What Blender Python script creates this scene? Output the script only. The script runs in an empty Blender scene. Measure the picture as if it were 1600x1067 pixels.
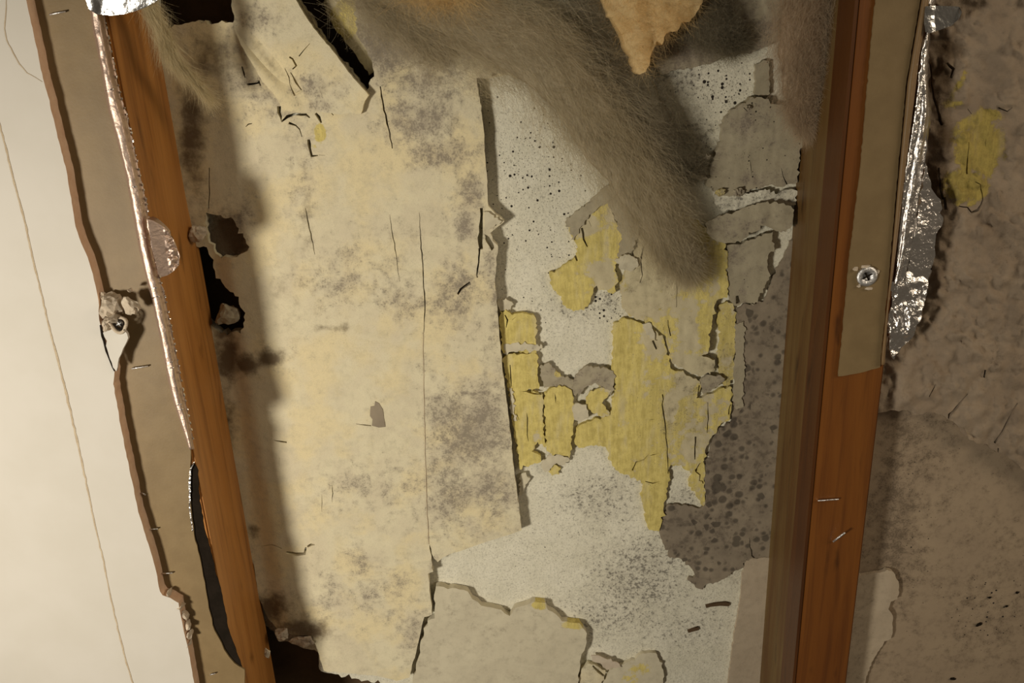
import bpy, bmesh, math, random
import numpy as np
from mathutils import Vector, Matrix
from mathutils.geometry import delaunay_2d_cdt

# ------------------------------------------------------------------ camera, light, exposure
SC = bpy.context.scene
COL = SC.collection
F = 1250.0
PITCH, ROLL = math.radians(19.4), math.radians(-2.6)
CAM = Vector((0.0, -0.70, 1.30))
ROT = Matrix.Rotation(math.pi / 2 - PITCH, 3, 'X') @ Matrix.Rotation(ROLL, 3, 'Z')
cd = bpy.data.cameras.new('camera'); cam = bpy.data.objects.new('camera', cd); COL.objects.link(cam)
cd.sensor_width = 36; cd.lens = F / 1600 * 36; cd.clip_start = 0.01
cam.matrix_world = Matrix.Translation(CAM) @ ROT.to_4x4()
SC.camera = cam
SC.view_settings.view_transform = 'Standard'; SC.view_settings.look = 'None'
SC.view_settings.gamma = 1; SC.view_settings.use_curve_mapping = False
SC.view_settings.exposure = -0.12
W = bpy.data.worlds.new('room_air'); SC.world = W; W.use_nodes = True
W.node_tree.nodes['Background'].inputs[0].default_value = (1.0, 0.83, 0.62, 1)
W.node_tree.nodes['Background'].inputs[1].default_value = 0.09

def lamp(name, kind, loc, energy, col, **k):
    d = bpy.data.lights.new(name, kind); d.energy = energy; d.color = col
    for a, b in k.items(): setattr(d, a, b)
    o = bpy.data.objects.new(name, d); COL.objects.link(o); o.location = loc
    return o
wl = lamp('work_lamp', 'SPOT', (-0.80, -0.98, 1.00), 50.0, (1.0, 0.92, 0.79), shadow_soft_size=0.085, spot_size=math.radians(74), spot_blend=1.0)
wl.rotation_euler = (Vector((-0.20, 0.0, 0.97)) - wl.location).to_track_quat('-Z', 'Y').to_euler()   # a torch aimed at the beige sheet
cl = lamp('fill_light', 'AREA', (1.75, -0.95, 1.95), 14.0, (1.0, 0.84, 0.64), size=0.8)  # unseen fill, added to brighten the right-facing sides
cl.rotation_euler = (Vector((0, 0, 1.1)) - cl.location).to_track_quat('-Z', 'Y').to_euler()

# ------------------------------------------------------------------ helpers
def P(u, v, Y=0.0):
    "the point of the plane y = Y that lies along the sight line of photo point (u, v)"
    d = ROT @ Vector(((u - 800) / F, -(v - 533.5) / F, -1.0))
    return CAM + d * ((Y - CAM.y) / d.y)
RN = np.array(ROT)
def PN(u, v, Y):
    u = np.asarray(u, float); v = np.asarray(v, float); Y = np.broadcast_to(np.asarray(Y, float), u.shape)
    d = np.stack([(u - 800) / F, -(v - 533.5) / F, -np.ones_like(u)], 1) @ RN.T
    return np.array(CAM) + d * ((Y - CAM.y) / d[:, 1])[:, None]

def _h(i, j, s):
    n = (i * 374761393 + j * 668265263 + s * 974634777) & 0xffffffff
    n = ((n ^ (n >> 13)) * 1274126177) & 0xffffffff
    return ((n ^ (n >> 16)) & 0xffff) / 65535.0
def vnoise(x, y, s=0):
    x = np.asarray(x, float); y = np.asarray(y, float)
    i = np.floor(x).astype(np.int64); j = np.floor(y).astype(np.int64)
    a = x - i; b = y - j; a = a * a * (3 - 2 * a); b = b * b * (3 - 2 * b)
    return (_h(i, j, s) * (1 - a) + _h(i + 1, j, s) * a) * (1 - b) + (_h(i, j + 1, s) * (1 - a) + _h(i + 1, j + 1, s) * a) * b
def fbm(u, v, size, s=0, o=4):
    t = 0; w = 0; f = 1.0 / size; a = 1.0
    for k in range(o):
        t = t + a * vnoise(np.asarray(u) * f + 17.3 * k, np.asarray(v) * f + 9.1 * k, s + k); w += a; a *= .55; f *= 2.03
    return t / w
def ss(x, a, b):
    t = np.clip((x - a) / (b - a), 0, 1); return t * t * (3 - 2 * t)
def blob(u, v, cx, cy, rx, ry, ang=0):
    c, s = math.cos(math.radians(ang)), math.sin(math.radians(ang))
    x = (u - cx) * c + (v - cy) * s; y = -(u - cx) * s + (v - cy) * c
    return np.exp(-(x / rx) ** 2 - (y / ry) ** 2)
def blobs(u, v, L):
    t = 0 * u
    for q in L:
        t = np.maximum(t, q[0] * blob(u, v, *q[1:]))
    return t
def inside(u, v, poly):
    r = np.zeros(len(u), bool); n = len(poly)
    for i in range(n):
        x1, y1 = poly[i]; x2, y2 = poly[(i + 1) % n]
        if y1 == y2: continue
        c = ((y1 > v) != (y2 > v)) & (u < (x2 - x1) * (v - y1) / (y2 - y1) + x1)
        r ^= c
    return r
def jag(poly, step=6, amp=1.6, seed=0, closed=True):
    rnd = random.Random(seed); out = []
    n = len(poly)
    for i in range(n if closed else n - 1):
        a = poly[i]; b = poly[(i + 1) % n]
        L = math.hypot(b[0] - a[0], b[1] - a[1]); k = max(1, int(L / step))
        nx, ny = -(b[1] - a[1]) / max(L, 1e-6), (b[0] - a[0]) / max(L, 1e-6)
        for q in range(k):
            t = q / k; d = 0 if q == 0 else rnd.gauss(0, amp * .6)
            d = max(-amp * 1.6, min(amp * 1.6, d))
            if amp > 1.1 and q and rnd.random() < .16: d += rnd.choice((-1, 1)) * amp * rnd.uniform(1.2, 2.2)
            if amp > 1.1: d += amp * 2.4 * (float(vnoise((a[0] + (b[0] - a[0]) * t) / 13.0, (a[1] + (b[1] - a[1]) * t) / 13.0, seed)) - .5)
            out.append((a[0] + (b[0] - a[0]) * t + nx * d, a[1] + (b[1] - a[1]) * t + ny * d))
    if not closed: out.append(poly[-1])
    return out
def crack(pts, w=1.6, seed=0, amp=1.0):
    "a thin sliver along a polyline: w is one width or a list of widths"
    ln = jag(pts, 7, amp, seed, closed=False); n = len(ln); rnd = random.Random(seed + 5)
    L, R = [], []
    for i, p in enumerate(ln):
        a = ln[max(0, i - 1)]; b = ln[min(n - 1, i + 1)]
        dx, dy = b[0] - a[0], b[1] - a[1]; l = math.hypot(dx, dy) or 1
        t = i / (n - 1)
        if isinstance(w, (int, float)): ww = w * min(1, 4 * t + .25, 4 * (1 - t) + .25)
        else:
            f = t * (len(w) - 1); k = min(int(f), len(w) - 2); ww = w[k] + (w[k + 1] - w[k]) * (f - k)
        ww *= .5 * rnd.uniform(.75, 1.25)
        L.append((p[0] - dy / l * ww, p[1] + dx / l * ww)); R.append((p[0] + dy / l * ww, p[1] - dx / l * ww))
    return L + R[::-1]

def mesh_obj(name, V, faces, mat, parent=None, smooth=True, mask=None, origin=None):
    V = np.asarray(V, float).reshape(-1, 3)
    if parent is not None: o0 = np.array(parent.location)
    elif origin is not None: o0 = np.array(origin)
    else: o0 = (V.min(0) + V.max(0)) / 2
    me = bpy.data.meshes.new(name)
    V = V - o0
    if isinstance(faces, np.ndarray):
        nf, k = faces.shape
        me.vertices.add(len(V)); me.vertices.foreach_set('co', V.astype(np.float32).ravel())
        me.loops.add(nf * k); me.loops.foreach_set('vertex_index', faces.astype(np.int32).ravel())
        me.polygons.add(nf); me.polygons.foreach_set('loop_start', np.arange(0, nf * k, k, dtype=np.int32))
        me.update(calc_edges=True)
    else:
        me.from_pydata(V.tolist(), [], faces)
    me.polygons.foreach_set('use_smooth', [smooth] * len(me.polygons))
    if mask is not None:
        at = me.color_attributes.new('mask', 'FLOAT_COLOR', 'POINT')
        at.data.foreach_set('color', np.asarray(mask, np.float32).ravel())
    me.validate(); me.update()
    o = bpy.data.objects.new(name, me); COL.objects.link(o); me.materials.append(mat)
    if parent is not None: o.parent = parent
    else: o.location = o0
    return o
def tag(o, label, cat, group=None, kind=None):
    if label: o['label'] = label
    if cat: o['category'] = cat
    if group: o['group'] = group
    if kind: o['kind'] = kind
    return o
def empty(name, loc):
    o = bpy.data.objects.new(name, None); COL.objects.link(o); o.location = loc; o.empty_display_size = .01
    return o

def sheet(name, outline, Y, th, mat, h=None, mask=None, holes=(), g=6, parent=None, step=6, amp=1.5, seed=0, box=None, rag=True, auto=35):
    """a board or flake: outline in photo coordinates on the plane y = Y, th metres thick, front relief h(u, v) in mm"""
    out = jag(outline, step, amp, seed) if rag else list(outline)
    loops = [out] + [list(q) for q in holes]
    pts = []; edges = []
    for L in loops:
        b = len(pts); pts += L; edges += [(b + i, b + (i + 1) % len(L)) for i in range(len(L))]
    A = np.array(out); lo = A.min(0); hi = A.max(0)
    gu, gv = np.meshgrid(np.arange(lo[0] + g / 2, hi[0], g), np.arange(lo[1] + g / 2, hi[1], g))
    rs = np.random.RandomState(seed + 3)
    gu = gu.ravel() + rs.uniform(-.3, .3, gu.size) * g; gv = gv.ravel() + rs.uniform(-.3, .3, gv.size) * g
    ok = inside(gu, gv, out)
    for q in holes: ok &= ~inside(gu, gv, q)
    gu, gv = gu[ok], gv[ok]
    pts += list(zip(gu.tolist(), gv.tolist()))
    r = delaunay_2d_cdt([Vector(p) for p in pts], edges, [], 0, 1e-4)
    uv = np.array([tuple(p) for p in r[0]]); T = np.array([list(f) for f in r[2] if len(f) == 3])
    c = uv[T].mean(1)
    ok = inside(c[:, 0], c[:, 1], out)
    for q in holes: ok &= ~inside(c[:, 0], c[:, 1], q)
    T = T[ok]
    used = np.unique(T); re = -np.ones(len(uv), int); re[used] = np.arange(len(used)); uv = uv[used]; T = re[T]
    u, v = uv[:, 0], uv[:, 1]
    # front facing -Y: (u right, v down) triangles with positive area in image are clockwise seen from camera -> flip
    a = (uv[T[:, 1]] - uv[T[:, 0]]); b = (uv[T[:, 2]] - uv[T[:, 0]])
    ar = a[:, 0] * b[:, 1] - a[:, 1] * b[:, 0]
    T[ar > 0] = T[ar > 0][:, ::-1]
    hh = np.zeros(len(u)) if h is None else np.asarray(h(u, v), float) + 0 * u
    top = PN(u, v, Y - hh * .001)
    bot = top.copy(); bot[:, 1] = Y + th
    # back outline follows the front one straight into the wall
    n = len(u)
    E = {}
    for t in T.tolist():
        for i in range(3):
            E[(t[i], t[(i + 1) % 3])] = 1
    bd = [(a_, b_) for (a_, b_) in E if (b_, a_) not in E]
    quads = np.array([(b_, a_, a_ + n, b_ + n) for a_, b_ in bd])
    # skirt gets its own vertices so that the rim stays sharp
    V = np.concatenate([top, bot, top, bot]); quads = quads + 2 * n
    mk = None
    if mask is not None:
        m = np.clip(np.asarray(mask(u, v), float), 0, 1)
        mk = np.concatenate([m, m, m, m])
    tris = np.concatenate([T, T[:, ::-1] + n])
    faces = tris.tolist() + quads.tolist()
    keep = np.unique(np.concatenate([tris.ravel(), quads.ravel()])); re = -np.ones(len(V), int); re[keep] = np.arange(len(keep))
    faces = [[int(re[i]) for i in f] for f in faces]
    return mesh_obj(name, V[keep], faces, mat, parent, True, None if mk is None else mk[keep])

def loft(name, rows, mat, parent=None, thick=.0003, close=False):
    k = len(rows[0]); V = [p for r in rows for p in r]; Fc = []
    for i in range(len(rows) - 1):
        for j in range(k - 1 + (1 if close else 0)):
            j2 = (j + 1) % k
            Fc.append((i * k + j, i * k + j2, (i + 1) * k + j2, (i + 1) * k + j))
    if close: Fc += [tuple(range(k))[::-1], tuple((len(rows) - 1) * k + j for j in range(k))]
    o = mesh_obj(name, [tuple(p) for p in V], Fc, mat, parent)
    bm = bmesh.new(); bm.from_mesh(o.data); bmesh.ops.recalc_face_normals(bm, faces=bm.faces); bm.to_mesh(o.data); bm.free()
    if thick:
        m = o.modifiers.new('thickness', 'SOLIDIFY'); m.thickness = thick; m.offset = 0
    return o
def tube(name, pts, r, mat, parent=None, sides=8):
    rows = []
    pts = [Vector(p) for p in pts]
    for i, p in enumerate(pts):
        t = (pts[min(i + 1, len(pts) - 1)] - pts[max(i - 1, 0)]).normalized()
        n = t.orthogonal().normalized() if i == 0 else (n - t * n.dot(t)).normalized()
        b = t.cross(n); rr = r if isinstance(r, (int, float)) else r[i]
        rows.append([p + (n * math.cos(a) + b * math.sin(a)) * rr for a in [2 * math.pi * q / sides for q in range(sides)]])
    return loft(name, rows, mat, parent, thick=0, close=True)
def lerp_line(L, v):
    "x of a polyline [(x, y)] at height v"
    return float(np.interp(v, [p[1] for p in L], [p[0] for p in L]))
def lump(name, u, v, Y, ru, rv, rd, mat, seed=0, parent=None, rough=.35, sub=3, rot=0.0, mask=None):
    "an irregular crumb; ru, rv in photo pixels, rd (towards the room) in metres"
    c = P(u, v, Y); sc = (P(u + 1, v, Y) - c).length
    bm = bmesh.new(); bmesh.ops.create_icosphere(bm, subdivisions=sub, radius=1)
    rnd = random.Random(seed); pl = []
    for k in range(9):
        d = Vector((rnd.gauss(0, 1), rnd.gauss(0, 1), rnd.gauss(0, 1))).normalized(); pl.append((d, rnd.uniform(.45, .85)))
    ca, sa = math.cos(rot), math.sin(rot)
    for w in bm.verts:
        p = w.co.copy()
        for d, k in pl:                       # chip flat facets off the ball
            q = p.dot(d)
            if q > k: p -= d * (q - k)
        n = float(vnoise(p.x * 5 + seed, p.y * 5 + p.z * 4, seed)) - .5
        p *= 1 + n * rough
        x, z = p.x * ru * sc, p.z * rv * sc
        w.co = Vector((x * ca - z * sa, p.y * rd, x * sa + z * ca))
    bm.normal_update()
    V = [tuple(c + w.co) for w in bm.verts]; Fc = [[w.index for w in f.verts] for f in bm.faces]; bm.free()
    mk = None if mask is None else [mask] * len(V)
    return mesh_obj(name, V, Fc, mat, parent, False, mk)

# ------------------------------------------------------------------ materials
class N:
    def __init__(s, name):
        s.m = bpy.data.materials.new(name); s.m.use_nodes = True; s.t = s.m.node_tree
        s.b = s.t.nodes['Principled BSDF']; s.co = s.t.nodes.new('ShaderNodeTexCoord').outputs['Object']
    def lk(s, a, b):
        if isinstance(a, (int, float)): b.default_value = a
        elif isinstance(a, tuple): b.default_value = a if len(a) != 3 or b.type == 'VECTOR' else a + (1,)
        else: s.t.links.new(a, b)
    def noise(s, scale, detail=5, rough=.6, co=None, dist=0.0):
        n = s.t.nodes.new('ShaderNodeTexNoise'); s.lk(co or s.co, n.inputs['Vector'])
        n.inputs['Scale'].default_value = scale; n.inputs['Detail'].default_value = detail
        n.inputs['Roughness'].default_value = rough; n.inputs['Distortion'].default_value = dist
        return n.outputs['Fac']
    def voro(s, scale, co=None):
        n = s.t.nodes.new('ShaderNodeTexVoronoi'); s.lk(co or s.co, n.inputs['Vector']); n.inputs['Scale'].default_value = scale
        return n.outputs['Distance'], n.outputs['Color']
    def stretch(s, x, y, z, co=None):
        n = s.t.nodes.new('ShaderNodeMapping'); s.lk(co or s.co, n.inputs['Vector']); n.inputs['Scale'].default_value = (x, y, z)
        return n.outputs[0]
    def math(s, op, a, b=0.0, clamp=False):
        n = s.t.nodes.new('ShaderNodeMath'); n.operation = op; n.use_clamp = clamp; s.lk(a, n.inputs[0]); s.lk(b, n.inputs[1]); return n.outputs[0]
    def step(s, x, a, b, c=0.0, d=1.0):
        n = s.t.nodes.new('ShaderNodeMapRange'); n.interpolation_type = 'SMOOTHSTEP'
        for q, w in zip((x, a, b, c, d), range(5)): s.lk(q, n.inputs[w])
        return n.outputs[0]
    def lin(s, x, a, b, c=0.0, d=1.0):
        n = s.t.nodes.new('ShaderNodeMapRange')
        for q, w in zip((x, a, b, c, d), range(5)): s.lk(q, n.inputs[w])
        return n.outputs[0]
    def mix(s, f, a, b, mode='MIX'):
        n = s.t.nodes.new('ShaderNodeMix'); n.data_type = 'RGBA'; n.blend_type = mode
        s.lk(f, n.inputs[0]); s.lk(a, n.inputs[6]); s.lk(b, n.inputs[7]); return n.outputs[2]
    def bump(s, h, strength=.3, dist=.001):
        n = s.t.nodes.new('ShaderNodeBump'); s.lk(h, n.inputs['Height']); n.inputs['Strength'].default_value = strength; n.inputs['Distance'].default_value = dist
        s.t.links.new(n.outputs[0], s.b.inputs['Normal'])
    def done(s, col, rough=.8, metal=0.0, spec=.3):
        s.lk(col, s.b.inputs['Base Color']); s.lk(rough, s.b.inputs['Roughness']); s.lk(metal, s.b.inputs['Metallic'])
        s.b.inputs['Specular IOR Level'].default_value = spec
        return s.m

def board_mat(name, A, B, mould=(.12, .10, .075), stain_and_shade=(.09, .055, .025), yA=(.71, .595, .205), yB=(.50, .41, .13), fine=1.0, bump=.35, bs=140, pin=260, C=None, filmk=.75, spkk=.5, grain=.0, gs=1100, pinr=.46, pinp=2.2, pins=.05, pink=1.0):
    """paper or gypsum face. mask: R mould cover and some painted shade, G brown stains and painted shade, B bared yellow fibre, A pinholes"""
    s = N(name)
    at = s.t.nodes.new('ShaderNodeAttribute'); at.attribute_name = 'mask'
    sp = s.t.nodes.new('ShaderNodeSeparateColor'); s.lk(at.outputs['Color'], sp.inputs[0])
    R, G, Bm, Al = sp.outputs[0], sp.outputs[1], sp.outputs[2], at.outputs['Alpha']
    lo = s.noise(28, 5, .6); mid = s.noise(bs, 6, .65); fi = s.noise(620 * fine, 4, .7)
    c = s.mix(s.step(lo, .32, .68), A, B)
    if C is not None: c = s.mix(s.step(s.noise(17, 4, .6), .45, .62), c, C)
    c = s.mix(s.math('MULTIPLY', s.step(mid, .42, .70), .32), c, tuple(x * .62 for x in A))
    if grain: c = s.mix(s.math('MULTIPLY', s.step(s.noise(gs, 3, .7), .5, .68), grain), c, tuple(x * .4 for x in A))
    # yellow fibre, streaked along the sheet
    st = s.noise(1, 5, .7, s.stretch(420, 420, 60)); st2 = s.noise(1, 3, .6, s.stretch(90, 90, 22))
    y = s.mix(s.step(s.math('ADD', s.math('MULTIPLY', st, .5), s.math('MULTIPLY', mid, .5)), .36, .62), yB, yA); y = s.mix(s.math('MULTIPLY', s.step(st2, .5, .72), .5), y, A)
    y = s.mix(s.math('MULTIPLY', s.step(fi, .55, .7), .3), y, tuple(x * .45 for x in yB))
    yf = s.step(s.math('ADD', Bm, s.math('MULTIPLY', s.math('SUBTRACT', mid, .5), 1.1)), .42, .58)
    c = s.mix(yf, c, y)
    # brown stains and painted shade
    gf = s.step(s.math('ADD', G, s.math('MULTIPLY', s.math('SUBTRACT', mid, .5), .7)), .15, .85)
    c = s.mix(s.math('MULTIPLY', gf, .9), c, stain_and_shade)
    # mould and some painted shade: soft film plus specks
    film = s.math('MULTIPLY', s.step(s.math('ADD', R, s.math('MULTIPLY', s.math('SUBTRACT', mid, .5), 1.2)), .2, .95), filmk)
    c = s.mix(film, c, tuple(x * 1.9 for x in mould))
    k = s.math('SUBTRACT', 1.0, s.math('MULTIPLY', R, .62))
    spk = s.step(s.lin(s.math('ADD', s.math('MULTIPLY', fi, .6), s.math('MULTIPLY', mid, .4)), .34, .66), s.math('SUBTRACT', k, .13), s.math('ADD', k, .13))
    c = s.mix(s.math('MULTIPLY', spk, spkk), c, mould)
    # pinholes
    d, vc = s.voro(pin); sx = s.t.nodes.new('ShaderNodeSeparateColor'); s.lk(vc, sx.inputs[0])
    rad = s.math('MULTIPLY', s.math('MULTIPLY', Al, pinr), s.math('POWER', sx.outputs[0], pinp))
    ph = s.step(d, s.math('SUBTRACT', rad, pins), rad, 1.0, 0.0)
    ph = s.math('MULTIPLY', ph, s.step(rad, .04, .09))
    c = s.mix(s.math('MULTIPLY', ph, pink), c, (.03, .025, .02))
    d2, vc2 = s.voro(560); sx2 = s.t.nodes.new('ShaderNodeSeparateColor'); s.lk(vc2, sx2.inputs[0])
    r2 = s.math('MULTIPLY', s.math('MULTIPLY', Al, .45), s.math('POWER', sx2.outputs[1], 2.0))
    p2 = s.math('MULTIPLY', s.step(d2, s.math('SUBTRACT', r2, .1), r2, 1.0, 0.0), .7); p2 = s.math('MULTIPLY', p2, s.step(r2, .06, .14))
    c = s.mix(p2, c, (.10, .085, .06))
    hgt = s.math('ADD', s.math('MULTIPLY', mid, .5), s.math('ADD', s.math('MULTIPLY', fi, .35), s.math('MULTIPLY', s.math('MULTIPLY', st, yf), .5)))
    hgt = s.math('SUBTRACT', hgt, s.math('MULTIPLY', ph, .6))
    s.bump(hgt, bump, .0012)
    return s.done(c, .88, 0, .2)

M = {}
M['sheet'] = board_mat('mouldy_face_paper', (.72, .655, .455), (.65, .58, .41), mould=(.17, .145, .112), C=(.74, .64, .395), grain=.22, bump=.5)
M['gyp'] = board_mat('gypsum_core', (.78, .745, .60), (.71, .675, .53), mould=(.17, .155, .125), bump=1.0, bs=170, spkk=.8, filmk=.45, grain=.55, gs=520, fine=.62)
M['yel'] = board_mat('yellow_fibre', (.60, .53, .34), (.54, .47, .30), mould=(.15, .125, .08))
M['skin'] = board_mat('grey_face_paper', (.43, .38, .265), (.36, .315, .215), mould=(.14, .115, .09))
M['grey'] = board_mat('mould_grey_board', (.32, .265, .19), (.26, .215, .155), mould=(.06, .046, .035), fine=.30, bs=75, pin=135, spkk=.35, filmk=.4, pinr=1.05, pinp=.9, pins=.34, pink=.62)
M['plate'] = board_mat('pale_plate', (.63, .575, .42), (.57, .515, .375), mould=(.15, .12, .085))
M['tan'] = board_mat('tan_paper', (.50, .415, .30), (.45, .37, .265), mould=(.15, .12, .085))  # mould colour also paints the stud's shadow on the paper scrap
M['coat'] = board_mat('crumbled_plaster', (.35, .275, .195), (.28, .215, .15), mould=(.12, .09, .06), bump=1.0, bs=90, yA=(.46, .36, .10), yB=(.30, .235, .07))  # its yellow is darkened in colour for the dim right bay
M['panel'] = board_mat('brown_grey_panel', (.38, .295, .20), (.35, .27, .185), mould=(.10, .075, .05))  # mould colour also paints the stud's cast shadow
M['chip'] = board_mat('plaster_chip', (.62, .54, .42), (.52, .43, .32), mould=(.12, .10, .08))

def m_paint():
    s = N('cream_wall_paint'); n = s.noise(14, 4, .6); f = s.noise(900, 2, .5)
    c = s.mix(s.step(n, .3, .7), (.57, .535, .465), (.60, .565, .50))
    s.bump(f, .05, .0004); return s.done(c, .6, 0, .3)
def m_plain(name, a, b, scale=60, rough=.85, bump=.3, bscale=400, spec=.25, det=5):
    s = N(name); n = s.noise(scale, det, .65); f = s.noise(bscale, 4, .6)
    s.bump(f, bump, .001); return s.done(s.mix(s.step(n, .3, .7), a, b), rough, 0, spec)
def m_wood(name, a, b, dark, rough=.42):
    s = N(name); g = s.noise(1, 6, .6, s.stretch(150, 150, 6), .6); w = s.noise(1, 4, .6, s.stretch(28, 28, 3.0), 1.2); k = s.noise(1, 3, .5, s.stretch(60, 60, 14))
    fi = s.noise(1, 4, .7, s.stretch(900, 900, 22))
    c = s.mix(s.step(w, .3, .7), a, b); c = s.mix(s.math('MULTIPLY', s.step(g, .45, .75), .55), c, dark)
    c = s.mix(s.math('MULTIPLY', s.step(k, .62, .76), .75), c, tuple(x * .45 for x in dark))
    c = s.mix(s.math('MULTIPLY', s.step(fi, .55, .75), .35), c, dark)
    s.bump(s.math('ADD', g, fi), .12, .0008); return s.done(c, rough, 0, .45)
def m_foil(name, base=(.82, .78, .74), rough=.24, bump=.5, sc=120):
    s = N(name); n = s.noise(sc, 3, .5, None, .4); f = s.noise(sc * 5, 3, .6)
    s.bump(s.math('ADD', s.math('MULTIPLY', n, 1.0), s.math('MULTIPLY', f, .25)), bump, .004)
    return s.done(base, rough, 1.0, .5)
def m_fibre(name, a, b, clear=0.0):
    s = N(name); n = s.noise(40, 4, .6); c = s.mix(s.step(n, .3, .7), a, b); s.done(c, .9, 0, .1)
    t = s.t.nodes.new('ShaderNodeBsdfTranslucent'); s.lk(c, t.inputs[0]); mx = s.t.nodes.new('ShaderNodeMixShader'); mx.inputs[0].default_value = .45
    s.t.links.new(s.b.outputs[0], mx.inputs[1]); s.t.links.new(t.outputs[0], mx.inputs[2])
    tr = s.t.nodes.new('ShaderNodeBsdfTransparent'); m2 = s.t.nodes.new('ShaderNodeMixShader'); m2.inputs[0].default_value = clear
    s.t.links.new(mx.outputs[0], m2.inputs[1]); s.t.links.new(tr.outputs[0], m2.inputs[2])
    s.t.links.new(m2.outputs[0], s.t.nodes['Material Output'].inputs[0]); return s.m
M['paint'] = m_paint()
M['core'] = m_plain('drywall_edge_paper', (.72, .48, .32), (.80, .58, .41), 90)
M['tear'] = m_plain('torn_drywall', (.66, .58, .46), (.55, .44, .32), 200, bump=.6)
M['kraft'] = m_plain('kraft_paper', (.235, .165, .078), (.20, .138, .064), 34, .55, .12, 500, .35)
M['kraft2'] = m_plain('kraft_fold', (.27, .17, .08), (.22, .14, .06), 50, .5, .2, 300, .4)
M['felt'] = m_plain('black_felt', (.012, .009, .006), (.018, .013, .009), 80, .95, .3, 400, .05)
M['line'] = m_plain('paint_seam', (.42, .33, .22), (.52, .43, .30), 200, .8, .1)
M['wood'] = m_wood('pine_dim', (.20, .070, .011), (.15, .047, .007), (.08, .024, .005))  # right stud's pine, darkened in colour for the weaker lamplight there
M['woodl'] = m_wood('pine_lit', (.50, .225, .058), (.38, .155, .034), (.15, .055, .013))  # left stud's pine, lightened in colour in place of more fill
M['wood2'] = m_wood('dull_pine', (.155, .095, .03), (.11, .05, .012), (.06, .026, .007), .5)
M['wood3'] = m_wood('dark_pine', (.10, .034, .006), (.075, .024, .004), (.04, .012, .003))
M['dark'] = m_plain('shade_board_brown', (.085, .052, .026), (.11, .068, .034), 60, .9, .4)
M['foil'] = m_foil('crinkled_foil')
M['foil2'] = m_foil('smooth_foil', (.60, .59, .57), .2, .3, 70)
M['foilp'] = m_foil('foil_fold', (.66, .51, .42), .52, .22, 160)  # pink tint paints warm reflections into the foil's own colour
M['steel'] = m_foil('galvanised_steel', (.85, .85, .85), .42, .3, 400)
M['wool'] = m_fibre('grey_wool', (.64, .56, .40), (.56, .48, .33))
M['woold'] = m_fibre('shaded_wool', (.34, .295, .20), (.25, .215, .145))  # wool copy darkened in colour to look shaded
M['woolp'] = m_fibre('pinkish_wool', (.72, .58, .42), (.62, .49, .34))
M['woolo'] = m_fibre('amber_wool', (.90, .72, .40), (.84, .62, .30))
M['woolc'] = m_fibre('cream_wool', (.76, .66, .43), (.66, .56, .35))
FIB = {}
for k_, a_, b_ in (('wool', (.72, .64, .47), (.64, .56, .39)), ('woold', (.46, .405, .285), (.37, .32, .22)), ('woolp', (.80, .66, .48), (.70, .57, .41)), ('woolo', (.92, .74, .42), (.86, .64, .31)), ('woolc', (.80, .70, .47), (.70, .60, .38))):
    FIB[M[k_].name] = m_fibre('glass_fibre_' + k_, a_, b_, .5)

# ------------------------------------------------------------------ large structure
YF = -0.092                     # front face of the studs
XL = P(338, 533, 0).x           # inner face of the left stud
XR = P(1225, 560, 0).x          # inner face of the right stud
ZT, ZB = 1.62, 0.62

def box(name, x0, x1, y0, y1, z0, z1, mat, parent=None, bevel=.0015):
    bm = bmesh.new(); bmesh.ops.create_cube(bm, size=1)
    for w in bm.verts: w.co = Vector(((x0 + x1) / 2 + w.co.x * (x1 - x0), (y0 + y1) / 2 + w.co.y * (y1 - y0), (z0 + z1) / 2 + w.co.z * (z1 - z0)))
    if bevel: bmesh.ops.bevel(bm, geom=bm.edges[:], offset=bevel, segments=2, affect='EDGES')
    V = [tuple(w.co) for w in bm.verts]; Fc = [[w.index for w in f.verts] for f in bm.faces]; bm.free()
    return mesh_obj(name, V, Fc, mat, parent, False)

LEFT_HOLES = [jag(q, 5, 2.0, 40 + i) for i, q in enumerate([
    [(322, 332), (345, 336), (366, 350), (384, 374), (386, 392), (370, 402), (345, 404), (334, 390), (326, 372)],  # opening shaped like the jutting chunk's cast shadow
    [(300, 384), (324, 386), (338, 428), (356, 452), (374, 470), (383, 500), (376, 522), (345, 520), (318, 500), (300, 440)],
    [(240, -50), (362, -50), (364, 34), (330, 38), (300, 33), (262, 44), (240, 40)],  # opening cut in place of the shadow under the insulation
    [(400, 962), (436, 1000), (470, 1012), (496, 1020), (502, 1050), (560, 1062), (640, 1075), (640, 1140), (380, 1140), (390, 1000)]])]
NOTCH = jag([(448, -50), (470, 4), (520, 76), (572, 142), (579, 124), (586, 119), (582, 98), (556, 52), (552, -50)], 6, 1.5, 47)
def wb_mask(u, v):
    w = (fbm(u, v, 30, 3) - .5) * .5
    R = blobs(u, v, [(.62, 940, 780, 90, 60), (.75, 1000, 900, 90, 80), (.6, 960, 960, 120, 60), (.55, 900, 480, 60, 40), (.6, 950, 470, 30, 30), (.7, 1085, 215, 40, 45),
                     (.5, 1080, 980, 80, 60), (.8, 1000, 150, 60, 90), (.6, 1060, 120, 60, 40), (.7, 1070, 780, 35, 25)]) + w * .5
    A = blobs(u, v, [(1.1, 850, 250, 130, 280), (1.3, 960, 470, 55, 60), (1.35, 1130, 150, 90, 80), (.5, 880, 850, 250, 120)]) * (.75 + w)
    G = blobs(u, v, [(.8, 400, 1000, 90, 80), (.8, 330, 430, 50, 90), (1.1, 355, 370, 45, 45), (.35, 1160, 900, 60, 30)])  # left blobs paint recess shade and the chunk's cast shadow brown
    return np.stack([R, G, 0 * u, A], 1)
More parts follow.
